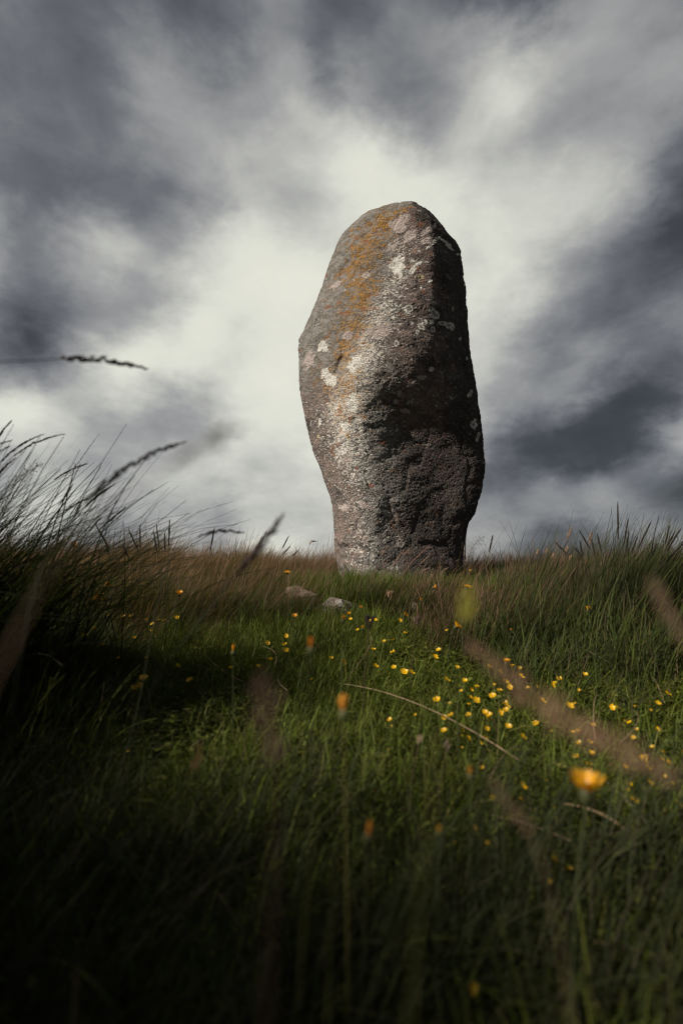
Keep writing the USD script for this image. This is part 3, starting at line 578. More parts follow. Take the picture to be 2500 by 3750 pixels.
def spikelets(rng, path, rad, size, fat, per_m, spread, style):
    """Pointed husks set along a path."""
    s = np.concatenate([[0], np.cumsum(np.linalg.norm(np.diff(path, axis=0), axis=1))]); L = s[-1]
    n = max(6, int(per_m * L)); V, Fc = [], []; k = 0
    for i in range(n):
        q = (i + rng.uniform(0, .6)) / n
        p = np.array([np.interp(q * L, s, path[:, c]) for c in range(3)]); p2 = np.array([np.interp(min(q * L + .004, L), s, path[:, c]) for c in range(3)])
        d = p2 - p; d = d / (np.linalg.norm(d) + 1e-9) if np.linalg.norm(d) > 1e-6 else np.array([0, 0, 1.])
        side = rng.normal(size=3); side -= d * (side @ d); side /= np.linalg.norm(side)
        if style == 'spike':
            side = np.array([1, 0, 0]) * (1 if i % 2 else -1) + .35 * rng.normal(size=3); side -= d * (side @ d); side /= np.linalg.norm(side)
        env = math.sin(math.pi * min(1, .12 + .9 * q)) ** .6
        ln = size * rng.uniform(.75, 1.2) * (.55 + .45 * env)
        ax = d + side * spread; ax /= np.linalg.norm(ax)
        if style == 'airy':
            st = p; off = rng.uniform(.2, 1) * rad * env; p = p + side * off + d * off * .6
            tv, tf = tube([st, (st + p) / 2 + d * .002, p], .00025, 3); V.append(tv); Fc.append(tf + k); k += len(tv)
        else: p = p + side * rad * env
        u = np.cross(ax, [0.3, .2, .9]); u /= np.linalg.norm(u); w = np.cross(ax, u); f_ = ln * fat
        pts = np.array([p - ax * ln * .15, p + ax * ln * .35 + u * f_, p + ax * ln * .35 + w * f_, p + ax * ln * .35 - u * f_, p + ax * ln * .35 - w * f_, p + ax * ln])
        V.append(pts); Fc.append(np.array([[0, 2, 1], [0, 3, 2], [0, 4, 3], [0, 1, 4], [5, 1, 2], [5, 2, 3], [5, 3, 4], [5, 4, 1]]) + k); k += 6
    return np.vstack(V), np.vstack(Fc)
DARKH, TAN, PINK, PURPLE, OLIVE = (.032, .026, .022), (.26, .165, .10), (.24, .145, .11), (.08, .045, .036), (.075, .075, .02)
STEMG, STEMS, STEMD = (.045, .055, .022), (.17, .115, .07), (.028, .028, .016)
srng = np.random.default_rng(5)
def stalk(label, pix, head, style='spike', hcol=DARKH, scol=STEMD, r=.0009, hr=.0016, size=.010, fat=.17, per_m=330, spread=.25, root_shift=0.0, category='grass stalk', name='seed_stalk', group=None):
    """pix: (px, py, depth) from the tip down; head: share of the visible length that bears seed."""
    pts = [at(*q) for q in pix]
    a, b = pts[-2], pts[-1]; gz = float(ground(b[0], b[1]))
    if b[2] > gz + .01:
        drop = b[2] - gz; dirn = (b - a); hx = dirn[:2] / (np.linalg.norm(dirn[:2]) + 1e-9) * min(.35 * drop, np.linalg.norm(dirn[:2]) / max(-dirn[2], .02) * drop * .6)
        rt = np.array([b[0] + hx[0] + root_shift, b[1] + hx[1], 0]); rt[2] = ground(rt[0], rt[1]) - .01
        pts += [(b * .5 + rt * .5) + np.array([-hx[0] * .12, -hx[1] * .12, 0]), rt]
    c = curve(pts, 34)
    vis = curve([at(*q) for q in pix], 30)
    s = np.linalg.norm(np.diff(vis, axis=0), axis=1).sum()
    cs = np.concatenate([[0], np.cumsum(np.linalg.norm(np.diff(c, axis=0), axis=1))])
    hl = head * s
    hq = np.linspace(0, hl, 20)
    hp = np.stack([np.interp(hq, cs, c[:, k]) for k in range(3)], -1)[::-1]
    o = c[-1]
    t = thing(name, label, category, group, loc=o)
    v, f = tube((c - o), np.linspace(.55, 1.1, len(c)) * r, 5); put(t, 'stem', v, f, M_STRAW, scol)
    if head > 0:
        v, f = spikelets(srng, hp - o, hr, size, fat, per_m, spread, style)
        put(t, 'seed_head', v, f, M_SEED, np.asarray(hcol) * srng.uniform(.7, 1.3, (len(v), 1)), smooth=False)
A = 'airy'
# against the sky on the left
stalk('blurred brown grass stalk arching in from the left edge across the clouds, tip drooping', [(535, 1350, .80), (400, 1318, .76), (255, 1314, .72), (90, 1322, .62), (-60, 1345, .55)], .46, 'soft', (.06, .035, .028), STEMD, .0011, .0022, .011, .22, 420, .3)
stalk('blurred dark grass spike slanting up across the sky below the arching brown stalk', [(676, 1617, .74), (520, 1680, .72), (380, 1775, .66), (250, 1920, .58), (150, 2080, .52)], .62, 'soft', DARKH, STEMD, .0011, .0024, .010, .22, 420, .22)
stalk('very blurred near grass head crossing the sky between the left tussock and the stone', [(880, 1565, .21), (760, 1625, .20), (560, 1750, .19), (380, 1870, .18), (230, 2010, .17)], .42, 'soft', (.12, .10, .08), STEMS, .0005, .0014, .007, .18, 330, .3)
stalk('blurred dark grass head bent level over the red grass of the bank', [(892, 1950, 1.0), (800, 1944, .98), (735, 1962, .96), (680, 1995, .94), (620, 2060, .9)], .55, 'soft', DARKH, STEMD, .0010, .0017, .009, .2, 480, .25)
stalk('blurred dark straight grass head slanting up left of the stone', [(1035, 1885, .60), (975, 1975, .59), (900, 2060, .57), (760, 2240, .54), (560, 2520, .50)], .40, 'soft', (.045, .03, .028), STEMD, .0012, .0024, .010, .22, 520, .25)
T = 'dark spike of the left tussock, '
for lab, pix, hd in [
    ('highest at the left edge', [(40, 1543, 1.25), (0, 1590, 1.25), (-60, 1720, 1.24), (-150, 1950, 1.22)], .3),
    ('upper of the two long ones that arch together', [(160, 1590, 1.3), (60, 1640, 1.3), (-20, 1720, 1.29), (-130, 1930, 1.27)], .42),
    ('lower and longer of the two that arch together', [(238, 1590, 1.3), (130, 1620, 1.3), (30, 1690, 1.29), (-110, 1920, 1.27)], .42),
    ('short one at the edge under the highest', [(45, 1612, 1.35), (-30, 1640, 1.35), (-120, 1760, 1.33), (-190, 1950, 1.3)], .4),
    ('second short one at the edge', [(36, 1634, 1.3), (-20, 1665, 1.3), (-110, 1790, 1.28), (-180, 1960, 1.26)], .4),
    ('small one under the arching pair', [(57, 1677, 1.3), (0, 1730, 1.3), (-80, 1860, 1.28), (-130, 1980, 1.26)], .35),
    ('long one reaching right past the others', [(322, 1697, 1.4), (250, 1725, 1.4), (150, 1800, 1.39), (30, 1960, 1.36)], .36),
    ('blunt dark one low at the left', [(268, 1772, 1.3), (230, 1830, 1.3), (180, 1910, 1.29), (110, 2030, 1.26)], .33),
    ('beaded one right of the tussock', [(420, 1772, 1.5), (360, 1815, 1.5), (310, 1860, 1.49), (220, 2000, 1.46)], .48),
    ('bent one below the beaded one', [(328, 1823, 1.4), (270, 1850, 1.4), (200, 1910, 1.39), (120, 2020, 1.37)], .36),
    ('forked low one', [(298, 1840, 1.4), (270, 1900, 1.4), (235, 1960, 1.39), (190, 2050, 1.37)], .3),
    ('beaded one lower right, above the red grass', [(460, 1856, 1.6), (410, 1900, 1.6), (360, 1940, 1.59), (280, 2040, 1.56)], .5),
    ('short one nearest the bank', [(371, 1896, 1.6), (340, 1930, 1.6), (290, 1990, 1.58), (250, 2050, 1.56)], .36)]:
    stalk(T + lab, pix, hd, hcol=DARKH, r=.0008, hr=.0009, size=.011, fat=.14, per_m=360, spread=.18)
stalk('thin bare straw standing up from the left tussock into the sky', [(365, 1586, 1.4), (290, 1690, 1.4), (180, 1860, 1.39), (90, 2010, 1.36)], .4, hcol=(.06, .05, .04), r=.0006, hr=.0004, size=.007, fat=.12, per_m=250, spread=.1)
stalk('airy seed panicle showing among the upper blades of the left tussock', [(160, 1697, 1.4), (110, 1722, 1.4), (30, 1775, 1.4), (-60, 1900, 1.38)], .55, A, (.08, .06, .05), STEMD, .0006, .022, .0035, .3, 900, .6)
stalk('airy seed panicle standing close to the right side of the stone foot', [(1773, 1962, 3.5), (1745, 1985, 3.5), (1722, 2020, 3.5), (1712, 2080, 3.5)], .75, A, (.10, .085, .065), STEMS, .0008, .055, .005, .3, 800, .6)
stalk('small drooping tan seed head alone against the sky left of the stone', [(1157, 1983, 3.4), (1145, 1981, 3.4), (1133, 1992, 3.4), (1120, 2060, 3.4)], .3, 'soft', TAN, STEMS, .0008, .004, .011, .22, 500, .35)
B = 'dark spike on the left bank, '
for lab, tip, foot, d in [
    ('bent left at the end of the left tussock', (352, 1925), (445, 2080), 2.0), ('leaning left beside an upright one', (472, 1941), (540, 2090), 2.1), ('upright beside one leaning left', (512, 1924), (515, 2080), 2.1),
    ('first of three standing close together', (563, 1948), (585, 2080), 2.2), ('second of three standing close together', (573, 1921), (590, 2080), 2.2), ('tallest, third of three standing close together', (621, 1905), (615, 2080), 2.2),
    ('short, right of the three', (603, 1952), (606, 2080), 2.2), ('straight, under the level blurred head', (785, 1934), (755, 2090), 2.3), ('curved right, next to the slanting blurred head', (975, 1947), (915, 2070), 2.6),
    ('pale topped, curved right', (960, 1965), (905, 2080), 2.6), ('slender, below the slanting blurred head', (1058, 1962), (1010, 2050), 2.8), ('thick, leaning right toward the stone', (1062, 2000), (1010, 2060), 2.8),
    ('farthest right, nearly lying', (1093, 2015), (1045, 2055), 2.8), ('low, on the left part of the bank', (380, 1968), (420, 2100), 1.9), ('low, between the tussock and the upright ones', (450, 1995), (500, 2110), 1.9)]:
    mx, my = (tip[0] * .45 + foot[0] * .55) + (tip[0] - foot[0]) * .06, tip[1] * .5 + foot[1] * .5
    stalk(B + lab, [(*tip, d), (mx, my, d), (*foot, d)], .55, hcol=DARKH, scol=STEMD, r=.0009, hr=.0011, size=.013, fat=.14, per_m=300, spread=.2)
Cc = 'pinkish seed head before the stone foot, '
for lab, tip, foot in [('highest left one', (1426, 1997), (1365, 2110)), ('upper middle one', (1480, 2014), (1425, 2130)), ('uppermost of the cluster', (1573, 2001), (1470, 2120)), ('second in the cluster', (1556, 2016), (1465, 2130)), ('third in the cluster', (1545, 2027), (1460, 2130)),
                       ('lowest right of the cluster', (1576, 2032), (1500, 2130)), ('short thick one', (1461, 2040), (1415, 2140)), ('small one on the left', (1420, 2052), (1390, 2130)), ('faint one under the upper ones', (1508, 2004), (1450, 2090)),
                       ('level one by the dark base', (1570, 2080), (1490, 2150)), ('single one out at the right', (1642, 2078), (1580, 2150)), ('stiff one by the left of the tuft', (1262, 2085), (1262, 2180))]:
    mx, my = tip[0] * .62 + foot[0] * .38 - 6, tip[1] * .62 + foot[1] * .38 - 6
    stalk(Cc + lab, [(*tip, 3.45), (mx, my, 3.45), (*foot, 3.45)], .42, 'soft', PINK, STEMS, .0008, .0028, .011, .2, 420, .3)
Dd = 'tan seed head on the crest right of the stone, '
for lab, tip, foot, d in [('highest', (2091, 1932), (2055, 2060), 2.3), ('second highest, by the wiry tussock', (2167, 1950), (2140, 2070), 2.3), ('below the highest', (2077, 2001), (2055, 2080), 2.3), ('left pair, taller', (2003, 2009), (1990, 2070), 2.4), ('left pair, shorter', (1970, 2015), (1962, 2070), 2.4),
                          ('short plump one', (2026, 2027), (2020, 2080), 2.4), ('broad one low in the tussock', (2092, 2033), (2075, 2090), 2.3), ('faint low one', (2067, 2040), (2060, 2100), 2.3)]:
    mx, my = tip[0] * .5 + foot[0] * .5 - 3, tip[1] * .5 + foot[1] * .5
    stalk(Dd + lab, [(*tip, d), (mx, my, d), (*foot, d)], .34, 'soft', TAN, STEMS, .0007, .0034, .011, .22, 600, .35)
E = 'dark grass spike of the right hand tussock, '
for lab, tip, foot in [('tallest and straight up', (2261, 1838), (2264, 2080)), ('second tallest', (2300, 1896), (2268, 2080)), ('long and leaning far right', (2384, 1908), (2300, 2080)), ('short one between the tall ones', (2302, 1949), (2284, 2080)), ('curved one right of the tall ones', (2333, 1967), (2290, 2080)),
                       ('leaning left, thin', (2122, 1945), (2190, 2060)), ('leaning left and beaded', (2185, 1955), (2215, 2070)), ('bare and straight near the right edge', (2450, 1925), (2425, 2040)), ('long beaded one at the right edge', (2494, 1932), (2400, 2080)), ('forked from the long edge one', (2469, 1949), (2405, 2070)),
                       ('slim one toward the right edge', (2405, 1991), (2370, 2080)), ('crooked one on the left', (2104, 2005), (2150, 2070)), ('upright short one on the left', (2122, 1982), (2140, 2070)), ('upright twin on the left', (2165, 1974), (2185, 2070)), ('leaning left, lowest', (2034, 1986), (2105, 2060)),
                       ('arching over the right edge', (2506, 1985), (2400, 2090)), ('second arching over the right edge', (2480, 2010), (2400, 2100)), ('alone beside the stone, right of the airy panicle', (1804, 1960), (1780, 2070))]:
    mx, my = (tip[0] * .45 + foot[0] * .55) + (tip[0] - foot[0]) * .06, tip[1] * .5 + foot[1] * .5
    stalk(E + lab if 'alone' not in lab else 'dark grass spike standing alone beside the stone, right of the airy panicle', [(*tip, 2.15), (mx, my, 2.15), (*foot, 2.15)], .58, hcol=DARKH, scol=STEMD, r=.0009, hr=.0011, size=.013, fat=.15, per_m=300, spread=.2)
# near and out of focus
stalk('brown near grass head, widely blurred, slanting across the buttercups at the right', [(1708, 2345, .24), (1900, 2520, .22), (2110, 2660, .20), (2330, 2780, .18), (2560, 2900, .16)], .92, A, (.22, .13, .085), STEMS, .0004, .0065, .0036, .25, 1150, .5)
stalk('yellow green near bud on an upright stem, blurred, right of the stone foot', [(1716, 2160, .24), (1708, 2260, .24), (1690, 2380, .235), (1640, 2620, .22), (1575, 2950, .2)], .17, 'soft', (.27, .25, .04), OLIVE, .0004, .0018, .006, .3, 900, .3)
stalk('purple brown near grass head, widely blurred, standing upright left of centre', [(958, 2470, .19), (975, 2620, .185), (1000, 2800, .18), (1010, 3050, .17), (990, 3400, .16)], .42, A, (.13, .07, .06), PURPLE, .0003, .0060, .004, .25, 750, .5)
stalk('brown blurred near grass head at the right edge below the tussock', [(2375, 2120, .24), (2440, 2220, .23), (2500, 2330, .22), (2580, 2500, .2)], .6, A, (.13, .085, .055), STEMS, .0006, .0045, .0034, .25, 800, .5)
stalk('dim brown blurred grass head low in the right foreground', [(1800, 2860, .27), (1870, 2960, .26), (1945, 3060, .25), (2010, 3250, .23)], .6, A, (.12, .075, .05), STEMS, .00035, .004, .0034, .25, 700, .5)
stalk('thin reddish stem standing in the dark foreground, bottom left', [(278, 3570, .40), (275, 3650, .39), (268, 3760, .38)], .3, 'soft', (.10, .055, .035), STEMS, .0010, .0010, .006, .2, 500, .2)
stalk('pale orange blurred spike in the dark grass left of centre', [(735, 2730, .42), (722, 2780, .42), (705, 2830, .41), (690, 2950, .39)], .42, 'soft', (.26, .14, .07), STEMD, .0005, .0012, .007, .2, 600, .2)
stalk('yellow green thin stem rising blurred through the middle of the foreground', [(1175, 2700, .36), (1165, 2900, .35), (1130, 3200, .33), (1095, 3650, .31)], .0, scol=OLIVE, r=.0004)
stalk('second yellow green thin stem, left of centre at the bottom', [(1262, 2920, .40), (1240, 3050, .39), (1215, 3300, .37), (1200, 3650, .34)], .0, scol=OLIVE, r=.0004)

# dry straws lying about
def straw(label, p, q, r=.0011, lift=.05, col=(.22, .155, .095)):
    a, b = ground_point(*p, lift), ground_point(*q, lift)
    m_ = (a + b) / 2 + np.array([0, 0, .006]) + np.random.default_rng(int(p[0])).normal(0, .05, 3) * np.linalg.norm(b - a)
    c = curve([a, m_, b], 12)
    v, f = tube(c - a, np.linspace(.7, 1.1, 12) * r, 5)
    o = put(None, 'dry_straw', v + a, f, M_STRAW, np.asarray(col)); tag(o, label=label, category='straw')
straw('long pale straw lying slantwise from the centre down to the right through the buttercups', (1242, 2504), (1900, 2785), .0014, .075)
straw('thick pale straw in front of the big blurred yellow flower', (2063, 2945), (2290, 3040), .0021, .06, (.28, .19, .11))
straw('pale straw lying up to the right beside the end of the long straw', (1895, 2731), (1793, 2861), .0014, .06)
straw('upright straw with a frayed tip among the buttercups at the right', (2207, 2552), (2179, 2714), .0012, .07)
straw('leaning straw right of the upright frayed one', (2319, 2602), (2270, 2721), .0012, .07)
straw('thin grey straw falling toward the right edge', (2210, 2854), (2403, 3065), .0012, .06, (.14, .12, .09))
straw('grey straw standing crossed over another in the lower right', (1965, 2949), (1926, 3128), .0013, .06, (.16, .13, .09))
straw('brown straw crossed by the grey one in the lower right', (1800, 2987), (2087, 3079), .0012, .05)
straw('reddish straw in the grass left of centre', (751, 2399), (891, 2497), .0017, .07, (.15, .095, .06))
straw('dark straw in the grass crossing below the reddish one', (891, 2497), (715, 2743), .0014, .06, (.07, .075, .03))
straw('short pale straw right of the reddish straw', (958, 2367), (1006, 2437), .0016, .08)
straw('short pale straw below the other short one', (1025, 2469), (1054, 2529), .0016, .07)
straw('straw leaning right in the turf below the rocks', (1360, 2335), (1271, 2485), .0016, .07)
straw('brown straw lying level low in the dark right foreground', (1850, 3462), (2440, 3515), .0016, .03, (.17, .11, .07))
straw('faint straw under the three buttercups of the lower right', (1814, 3237), (2064, 3183), .0013, .04, (.12, .095, .06))
straw('short pale straw in the dark grass at the left', (695, 2745), (756, 2716), .0013, .06)
straw('fine pale straw in the shade at the far right', (2385, 2482), (2432, 2575), .0010, .08)
straw('fine straw arching in the dark tussock grass at the right', (2110, 2360), (2230, 2425), .0010, .10, (.13, .1, .07))
straw('pale straw leaning in the shade below the small whitish rock', (1905, 2215), (2000, 2170), .0013, .16)

# ------------------------------------------------------------------ flowers
def petal_mesh(L, W, cup, n=3, notch=.12, fold=.12):
    """A petal from the origin along +x, curving up."""
    V = []
    for i in range(n + 1):
        t = i / n; w = W * (math.sin(math.pi * min(.97, .12 + .72 * t)) ** .8) / 2
        x, z = L * t * math.cos(cup * t * .6), L * t * math.sin(cup * t * .9)
        V += [(x - notch * L * (i == n) * .3, -w, z + fold * w * 2), (x - (notch * L if i == n else 0) * -.2, 0, z), (x - notch * L * (i == n) * .3, w, z + fold * w * 2)]
    Fc = []
    for i in range(n):
        k = i * 3
        Fc += [[k, k + 3, k + 4], [k, k + 4, k + 1], [k + 1, k + 4, k + 5], [k + 1, k + 5, k + 2]]
    return np.array(V), np.array(Fc)
def rotz(v, a): c, s = math.cos(a), math.sin(a); return v @ np.array([[c, s, 0], [-s, c, 0], [0, 0, 1.]])
def face(v, n):
    """Turns +z to the direction n."""
    M = trimesh.geometry.align_vectors([0, 0, 1], n)[:3, :3]; return v @ M.T
def dome(r, h, n=10, rows=4, bottom=True):
    prof = [(r * math.cos(a), h * math.sin(a)) for a in np.linspace(0, np.pi / 2, rows)]; prof[-1] = (1e-5, h)
    if bottom: prof = [(1e-5, -h * .5), (r * .7, -h * .35)] + prof
    m_ = trimesh.creation.revolve(np.array(prof), sections=n); return np.array(m_.vertices), np.array(m_.faces)
BUTTER, HAWK, HAWK2 = (.62, .36, .006), (.66, .29, .006), (.58, .21, .005)
frng = np.random.default_rng(33)
Z = '/World/Looks/'
def buttercup_class(i, h, tiltn, cup, L):
    path = f'/World/buttercup_kind_{i}'
    c = stage.CreateClassPrim(path)
    x = UsdGeom.Xform(c); c.SetTypeName('Xform')
    n = np.array(tiltn, float); n /= np.linalg.norm(n); top = np.array([n[0] * .012, n[1] * .012, h])
    cv = curve([(0, 0, -.03), (-n[0] * .006, -n[1] * .006, h * .5), top], 8); v, f = tube(cv, .0007, 4); put(x, 'stem', v, f, M_LEAF, (.05, .08, .02))
    for k in range(5):
        v, f = petal_mesh(L * frng.uniform(.92, 1.08), L * .95, cup + frng.uniform(-.1, .1)); v = v + [.0008, 0, 0]
        put(x, 'petal', face(rotz(v, k * 2 * np.pi / 5 + frng.uniform(-.1, .1)), n) + top, f, M_PETAL, np.array(BUTTER) * frng.uniform(.9, 1.05))
    v, f = dome(.0024, .0022, 8, 3); put(x, 'stamens', face(v, n) + top, f, M_PETAL, (.45, .27, .01))
    return path, h
BC = [buttercup_class(0, .095, (.1, -.55, 1), .55, .0098), buttercup_class(1, .105, (-.3, -.3, 1), .75, .0092), buttercup_class(2, .12, (.4, -.7, 1), .45, .0102), buttercup_class(3, .085, (.2, .1, 1), 1.05, .0088), buttercup_class(4, .10, (.7, -.9, 1), .6, .0094), buttercup_class(5, .09, (-.6, -.2, 1), .9, .0070)]
def crop(s, x0, y0, k): return [(x0 + float(a) / k, y0 + float(b) / k) for a, b in (p.split(',') for p in s.split())]
BUT = crop("""118,30 12,70 297,115 262,150 110,228 134,232 385,205 318,270 433,278 418,330 487,312 454,320 284,374 358,398 448,403 317,465 366,461 453,457 538,444 566,458 545,470 601,440 577,355 605,333 584,296 660,308 633,282 542,201 598,228 704,250 675,201 764,315 795,310 816,378 626,404 651,396 648,428 803,498 714,568 517,578 497,600 430,573 326,535 538,525 45,483 57,517 41,637 527,730 890,545 918,265 1018,403 1060,245 1192,413 1316,416 1410,431 1427,393 1470,342 1092,503 1257,490 1297,499 1338,535 1316,577 1423,625 1463,650 1480,696 1355,678 1375,672 1362,722 1320,740 1285,757 1254,728 1290,823 1390,808 1303,893 1095,655 1105,603 1036,605 985,550 1015,545 1008,668 1070,712 770,945 833,938 880,1210 973,1262 1555,650 1466,776 714,212 448,362""", 1400, 2300, 1.4255)
BUT += crop('1025,445 1103,488 1007,532 310,168', 1100, 2750, 1.12)
BUT += crop('625,555 718,563 735,553 750,560 843,582 949,587 1008,567 543,628 487,668 770,690 863,648 705,795 858,797 768,968 793,955 1098,925 748,1343 1530,715 1008,845 690,803', 0, 1900, 1.568)
BUT += crop('917,423 1170,541 1039,598 796,649 535,598 703,768 1050,425', 700, 2000, 1.568)
_r = np.random.default_rng(71)
BUT += [(float(a), float(b)) for a, b in zip(_r.uniform(1480, 2490, 18), _r.uniform(2440, 2880, 18))] + [(float(a), float(b)) for a, b in zip(_r.uniform(330, 1500, 16), _r.uniform(2270, 2520, 16))]
BUT += [(float(a), float(b)) for a, b in zip(_r.uniform(1650, 2480, 12), _r.uniform(2850, 3120, 12))]
BUT += [(1640, 2310), (2198, 2302), (2344, 2317)]
for k, (px, py) in enumerate(BUT):
    path, h = BC[int(frng.integers(0, len(BC)))]
    d0 = project(ground_point(px, py, .09))[2]
    s = float(np.clip(frng.uniform(17, 27) * d0 / F / .0185, .40, 1.1))            # as wide as the photograph shows them
    p = ground_point(px, py, h * s)
    a = frng.uniform(-.9, .9)
    where = ('on the dim slope below the left bank' if px < 1000 else 'low in the dark foreground' if py > 3000 else 'in the turf between the rocks and the large near bud' if px < 1450 and py < 2600
             else 'around the long pale straw' if px < 1900 and py > 2560 else 'in the turf below the tussocks, above the slanting brown head' if py < 2470 else 'in the bright cluster left of the slanting brown head' if px < 1980 else 'near the right edge around the big blurred flower')
    o = thing('buttercup', 'small shiny yellow buttercup ' + where, 'buttercup', 'buttercups ' + where)
    o.AddTranslateOp().Set(Gf.Vec3d(float(p[0]), float(p[1]), float(p[2] - h * s))); o.AddRotateZOp().Set(math.degrees(a)); o.AddScaleOp().Set(Gf.Vec3f(s, s, s))
    o.GetPrim().GetReferences().AddInternalReference(path); o.GetPrim().SetInstanceable(True)
def hawkbit(label, px, py, d, size, facing, opening, col=HAWK, bend=0.0, name='hawkbit', stemcol=(.05, .065, .025), npet=15, foot=None):
    """size: the head's width in metres; opening 0 = closed bud ... 1 = flat."""
    n = np.array(facing, float); n /= np.linalg.norm(n); top = at(px, py, d)
    g0 = np.array([top[0] - n[0] * .04 + bend, top[1] - n[1] * .03 + .02, 0]) if foot is None else np.array([*foot, 0.]); g0[2] = ground(g0[0], g0[1]) - .01
    t = thing(name, label, 'flower', loc=g0); T_ = top - g0
    if np.linalg.norm(T_) < .06: T_ = T_ + [0, 0, .0]
    cv = curve([(0, 0, 0), (T_[0] * .35 - n[0] * .01, T_[1] * .35, T_[2] * .55), T_ - n * size * .25], 14)
    v, f = tube(cv, np.linspace(1.2, .95, 14) * (.0009 if d > .6 else .0006), 5); put(t, 'stem', v, f, M_BUD, stemcol)
    v, f = dome(size * (.16 if opening > .4 else .20), size * .30, 9, 4); v[:, 2] *= -1; f = f[:, ::-1]
    put(t, 'green_cup', face(v, n) + T_ - n * size * .02, f, M_BUD, np.array((.05, .055, .02)) * (1 if opening > .3 else 1.3))
    L = size * (.5 if opening > .4 else .55)
    for ring, cnt in ((0, npet), (1, npet * 2 // 3)):
        for k in range(cnt):
            Lk = L * (1 - .28 * ring) * frng.uniform(.88, 1.08); el = (1 - opening) * 1.35 + .25 * ring + frng.normal(0, .07)
            v, f = petal_mesh(Lk, size * (.13 if opening > .4 else .10), .25, 3, .05)
            c_, s_ = math.cos(el), math.sin(el); v = np.stack([v[:, 0] * c_ - v[:, 2] * s_ + size * .035, v[:, 1], v[:, 0] * s_ + v[:, 2] * c_], -1)
            put(t, 'petal', face(rotz(v, (k + .5 * ring) * 2 * np.pi / cnt + frng.normal(0, .05)), n) + T_, f, M_PETAL, np.array(col) * frng.uniform(.85, 1.1))
Hf = 'orange yellow flower '
hawkbit(Hf + 'fully open at the left, below the bank', 360, 2190, 1.75, .040, (.1, -.6, .8), .9)
hawkbit(Hf + 'seen from the side at the left, above the fully open one', 386, 2146, 1.75, .036, (.85, -.1, .45), .45)
hawkbit(Hf + 'half open alone on the left slope', 655, 2176, 2.0, .034, (.2, -.45, .8), .62)
hawkbit(Hf + 'wide open in the red grass of the bank, left of the stone', 1052, 2097, 2.6, .036, (.05, -.25, 1), .93)
hawkbit(Hf + 'on the sky line among blades of the left tussock', 270, 1999, 1.7, .028, (.4, -.6, .6), .75, HAWK2)
hawkbit(Hf + 'wide open at the right of the stone foot, nearly level', 1711, 2150, 2.0, .038, (.25, -.2, 1), .95)
hawkbit(Hf + 'tilted right and wide open, in the turf right of centre', 1670, 2295, 1.85, .041, (.75, -.25, .75), .68)
hawkbit(Hf + 'half closed in the dark grass at the right', 2152, 2234, 2.0, .032, (.2, -.1, 1), .42, HAWK)
hawkbit(Hf + 'small, in front of the pale rock', 1276, 2250, 2.0, .022, (.1, -.5, .8), .5)
hawkbit(Hf + 'at the right end of the pale rock', 1318, 2226, 2.3, .022, (.5, -.3, .8), .45, HAWK2)
hawkbit(Hf + 'blurred bud left of the pale rock foot', 1256, 2272, 1.1, .020, (.1, -.1, 1), .3, (.50, .22, .03))
hawkbit(Hf + 'open, left of the slab in the short turf', 1077, 2256, 2.1, .025, (.2, -.6, .8), .75)
hawkbit(Hf + 'turned sideways in the bright tuft before the stone', 1588, 2152, 2.6, .042, (.8, -.2, .35), .6, HAWK2)
hawkbit(Hf + 'small one upright at the right corner of the stone', 1720, 2093, 3.0, .026, (.15, -.1, 1), .3, HAWK)
hawkbit(Hf + 'small and facing right, below the bright tuft', 1482, 2252, 2.1, .026, (.7, -.6, .5), .7)
hawkbit(Hf + 'dark orange, small, behind the turf right of centre', 1540, 2199, 2.4, .020, (.1, -.2, 1), .3, HAWK2)
hawkbit(Hf + 'rich orange bud below the pale rock', 1327, 2302, 1.9, .021, (.05, -.2, 1), .3, HAWK2)
hawkbit(Hf + 'upright cup with flaring petals, right of the brown slanting head', 1853, 2428, 1.5, .030, (.1, -.1, 1), .5)
hawkbit(Hf + 'tiny, low in the dark tussock grass at the right', 1868, 2308, 1.9, .013, (.1, -.4, 1), .5, HAWK2)
hawkbit('closed orange bud with a reddish tip in the dark grass left of centre', 854, 2388, 1.15, .028, (.02, 0, 1), .08, (.62, .24, .012))
hawkbit('blurred dark orange bud on a dark stem, near and left of centre', 1137, 2378, .55, .022, (.05, 0, 1), .10, (.52, .17, .02), stemcol=(.03, .03, .018))
hawkbit('large blurred pale orange bud close to the camera in the middle', 1258, 2610, .46, .026, (-.08, 0, 1), .12, (.72, .34, .06), stemcol=(.12, .11, .03))
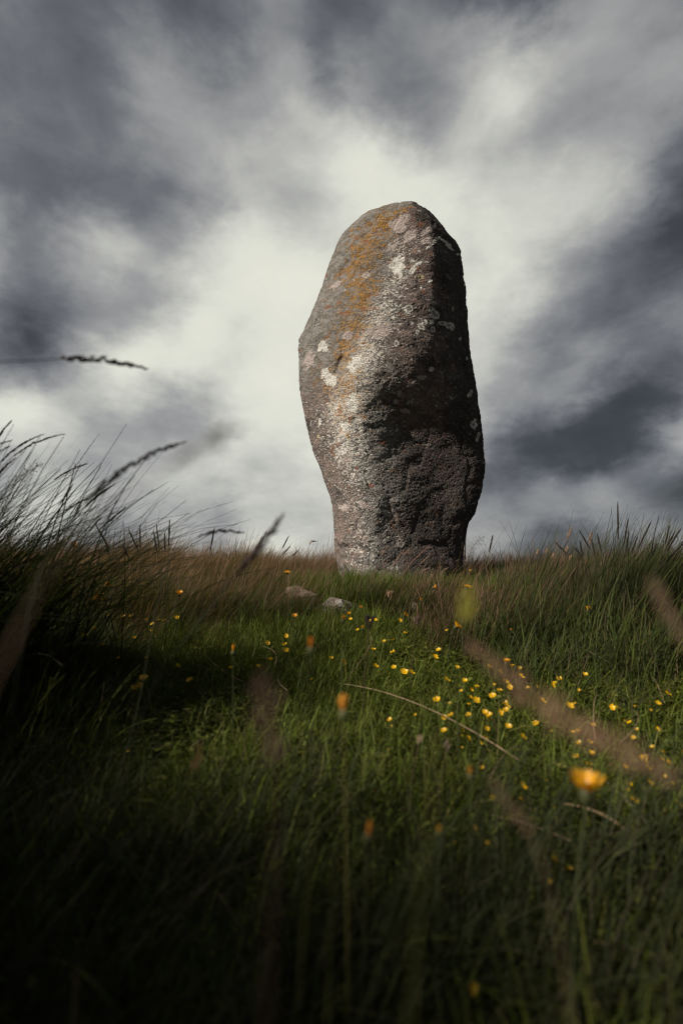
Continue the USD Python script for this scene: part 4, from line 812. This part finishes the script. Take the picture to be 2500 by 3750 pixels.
hawkbit('blurred narrow orange bud low in the dark foreground, below the large bud', 1348, 3070, .45, .025, (.12, 0, 1), .05, (.65, .28, .05), stemcol=(.06, .06, .025), npet=9)
hawkbit('blurred round orange bud right of the long straw', 1720, 2840, .55, .015, (0, 0, 1), .08, (.45, .19, .03))
hawkbit('blurred yellow bud low in the foreground, below the round orange bud', 1606, 3050, .50, .011, (.05, 0, 1), .08, (.55, .28, .02))
hawkbit('big blurred orange yellow flower open close to the camera at the lower right', 2145, 2900, .52, .046, (.05, -.03, 1), .55, (.68, .34, .015), foot=(.17, .44), stemcol=(.05, .065, .02))
hawkbit('dim yellow flower at the bottom edge, right of centre', 1723, 3620, .48, .013, (.25, -.7, .5), .5, (.42, .27, .02))
def withered(label, px, py, d, size, col):
    top = at(px, py, d); g0 = np.array([top[0] - .02, top[1] + .01, 0]); g0[2] = ground(*g0[:2]) - .01
    t = thing('withered_flower', label, 'dead flower', loc=g0); T_ = top - g0
    v, f = tube(curve([(0, 0, 0), (T_[0] * .4, T_[1] * .5, T_[2] * .6), T_], 10), .0010, 5); put(t, 'stem', v, f, M_STRAW, (.07, .05, .03))
    q = np.array([T_ - [0, 0, size * .5], T_, T_ + [size * .1, 0, size * .6]])
    v, f = spikelets(srng, curve(q, 8), size * .2, size * .75, .16, 30 / size * .55, .5, 'soft'); put(t, 'dry_head', v, f, M_SEED, np.asarray(col) * srng.uniform(.6, 1.3, (len(v), 1)), smooth=False)
withered('pale brown withered flower head standing in the bright grass before the stone', 1427, 2185, 2.6, .036, (.22, .14, .09))
withered('grey brown withered head right of centre, near the small orange flowers', 1515, 2222, 2.2, .020, (.20, .16, .12))
withered('dark withered head in front of the turf, right of the orange bud', 1352, 2285, 1.3, .026, (.035, .025, .022))
withered('brownish withered head beside the sideways orange flower', 1524, 2276, 1.7, .024, (.09, .06, .045))
withered('blurred pale dry leaf tip standing in the turf below the long straw', 1535, 2715, .9, .012, (.30, .22, .15))
withered('second blurred pale dry tip right of the first, in the turf', 1637, 2740, .9, .013, (.32, .24, .18))
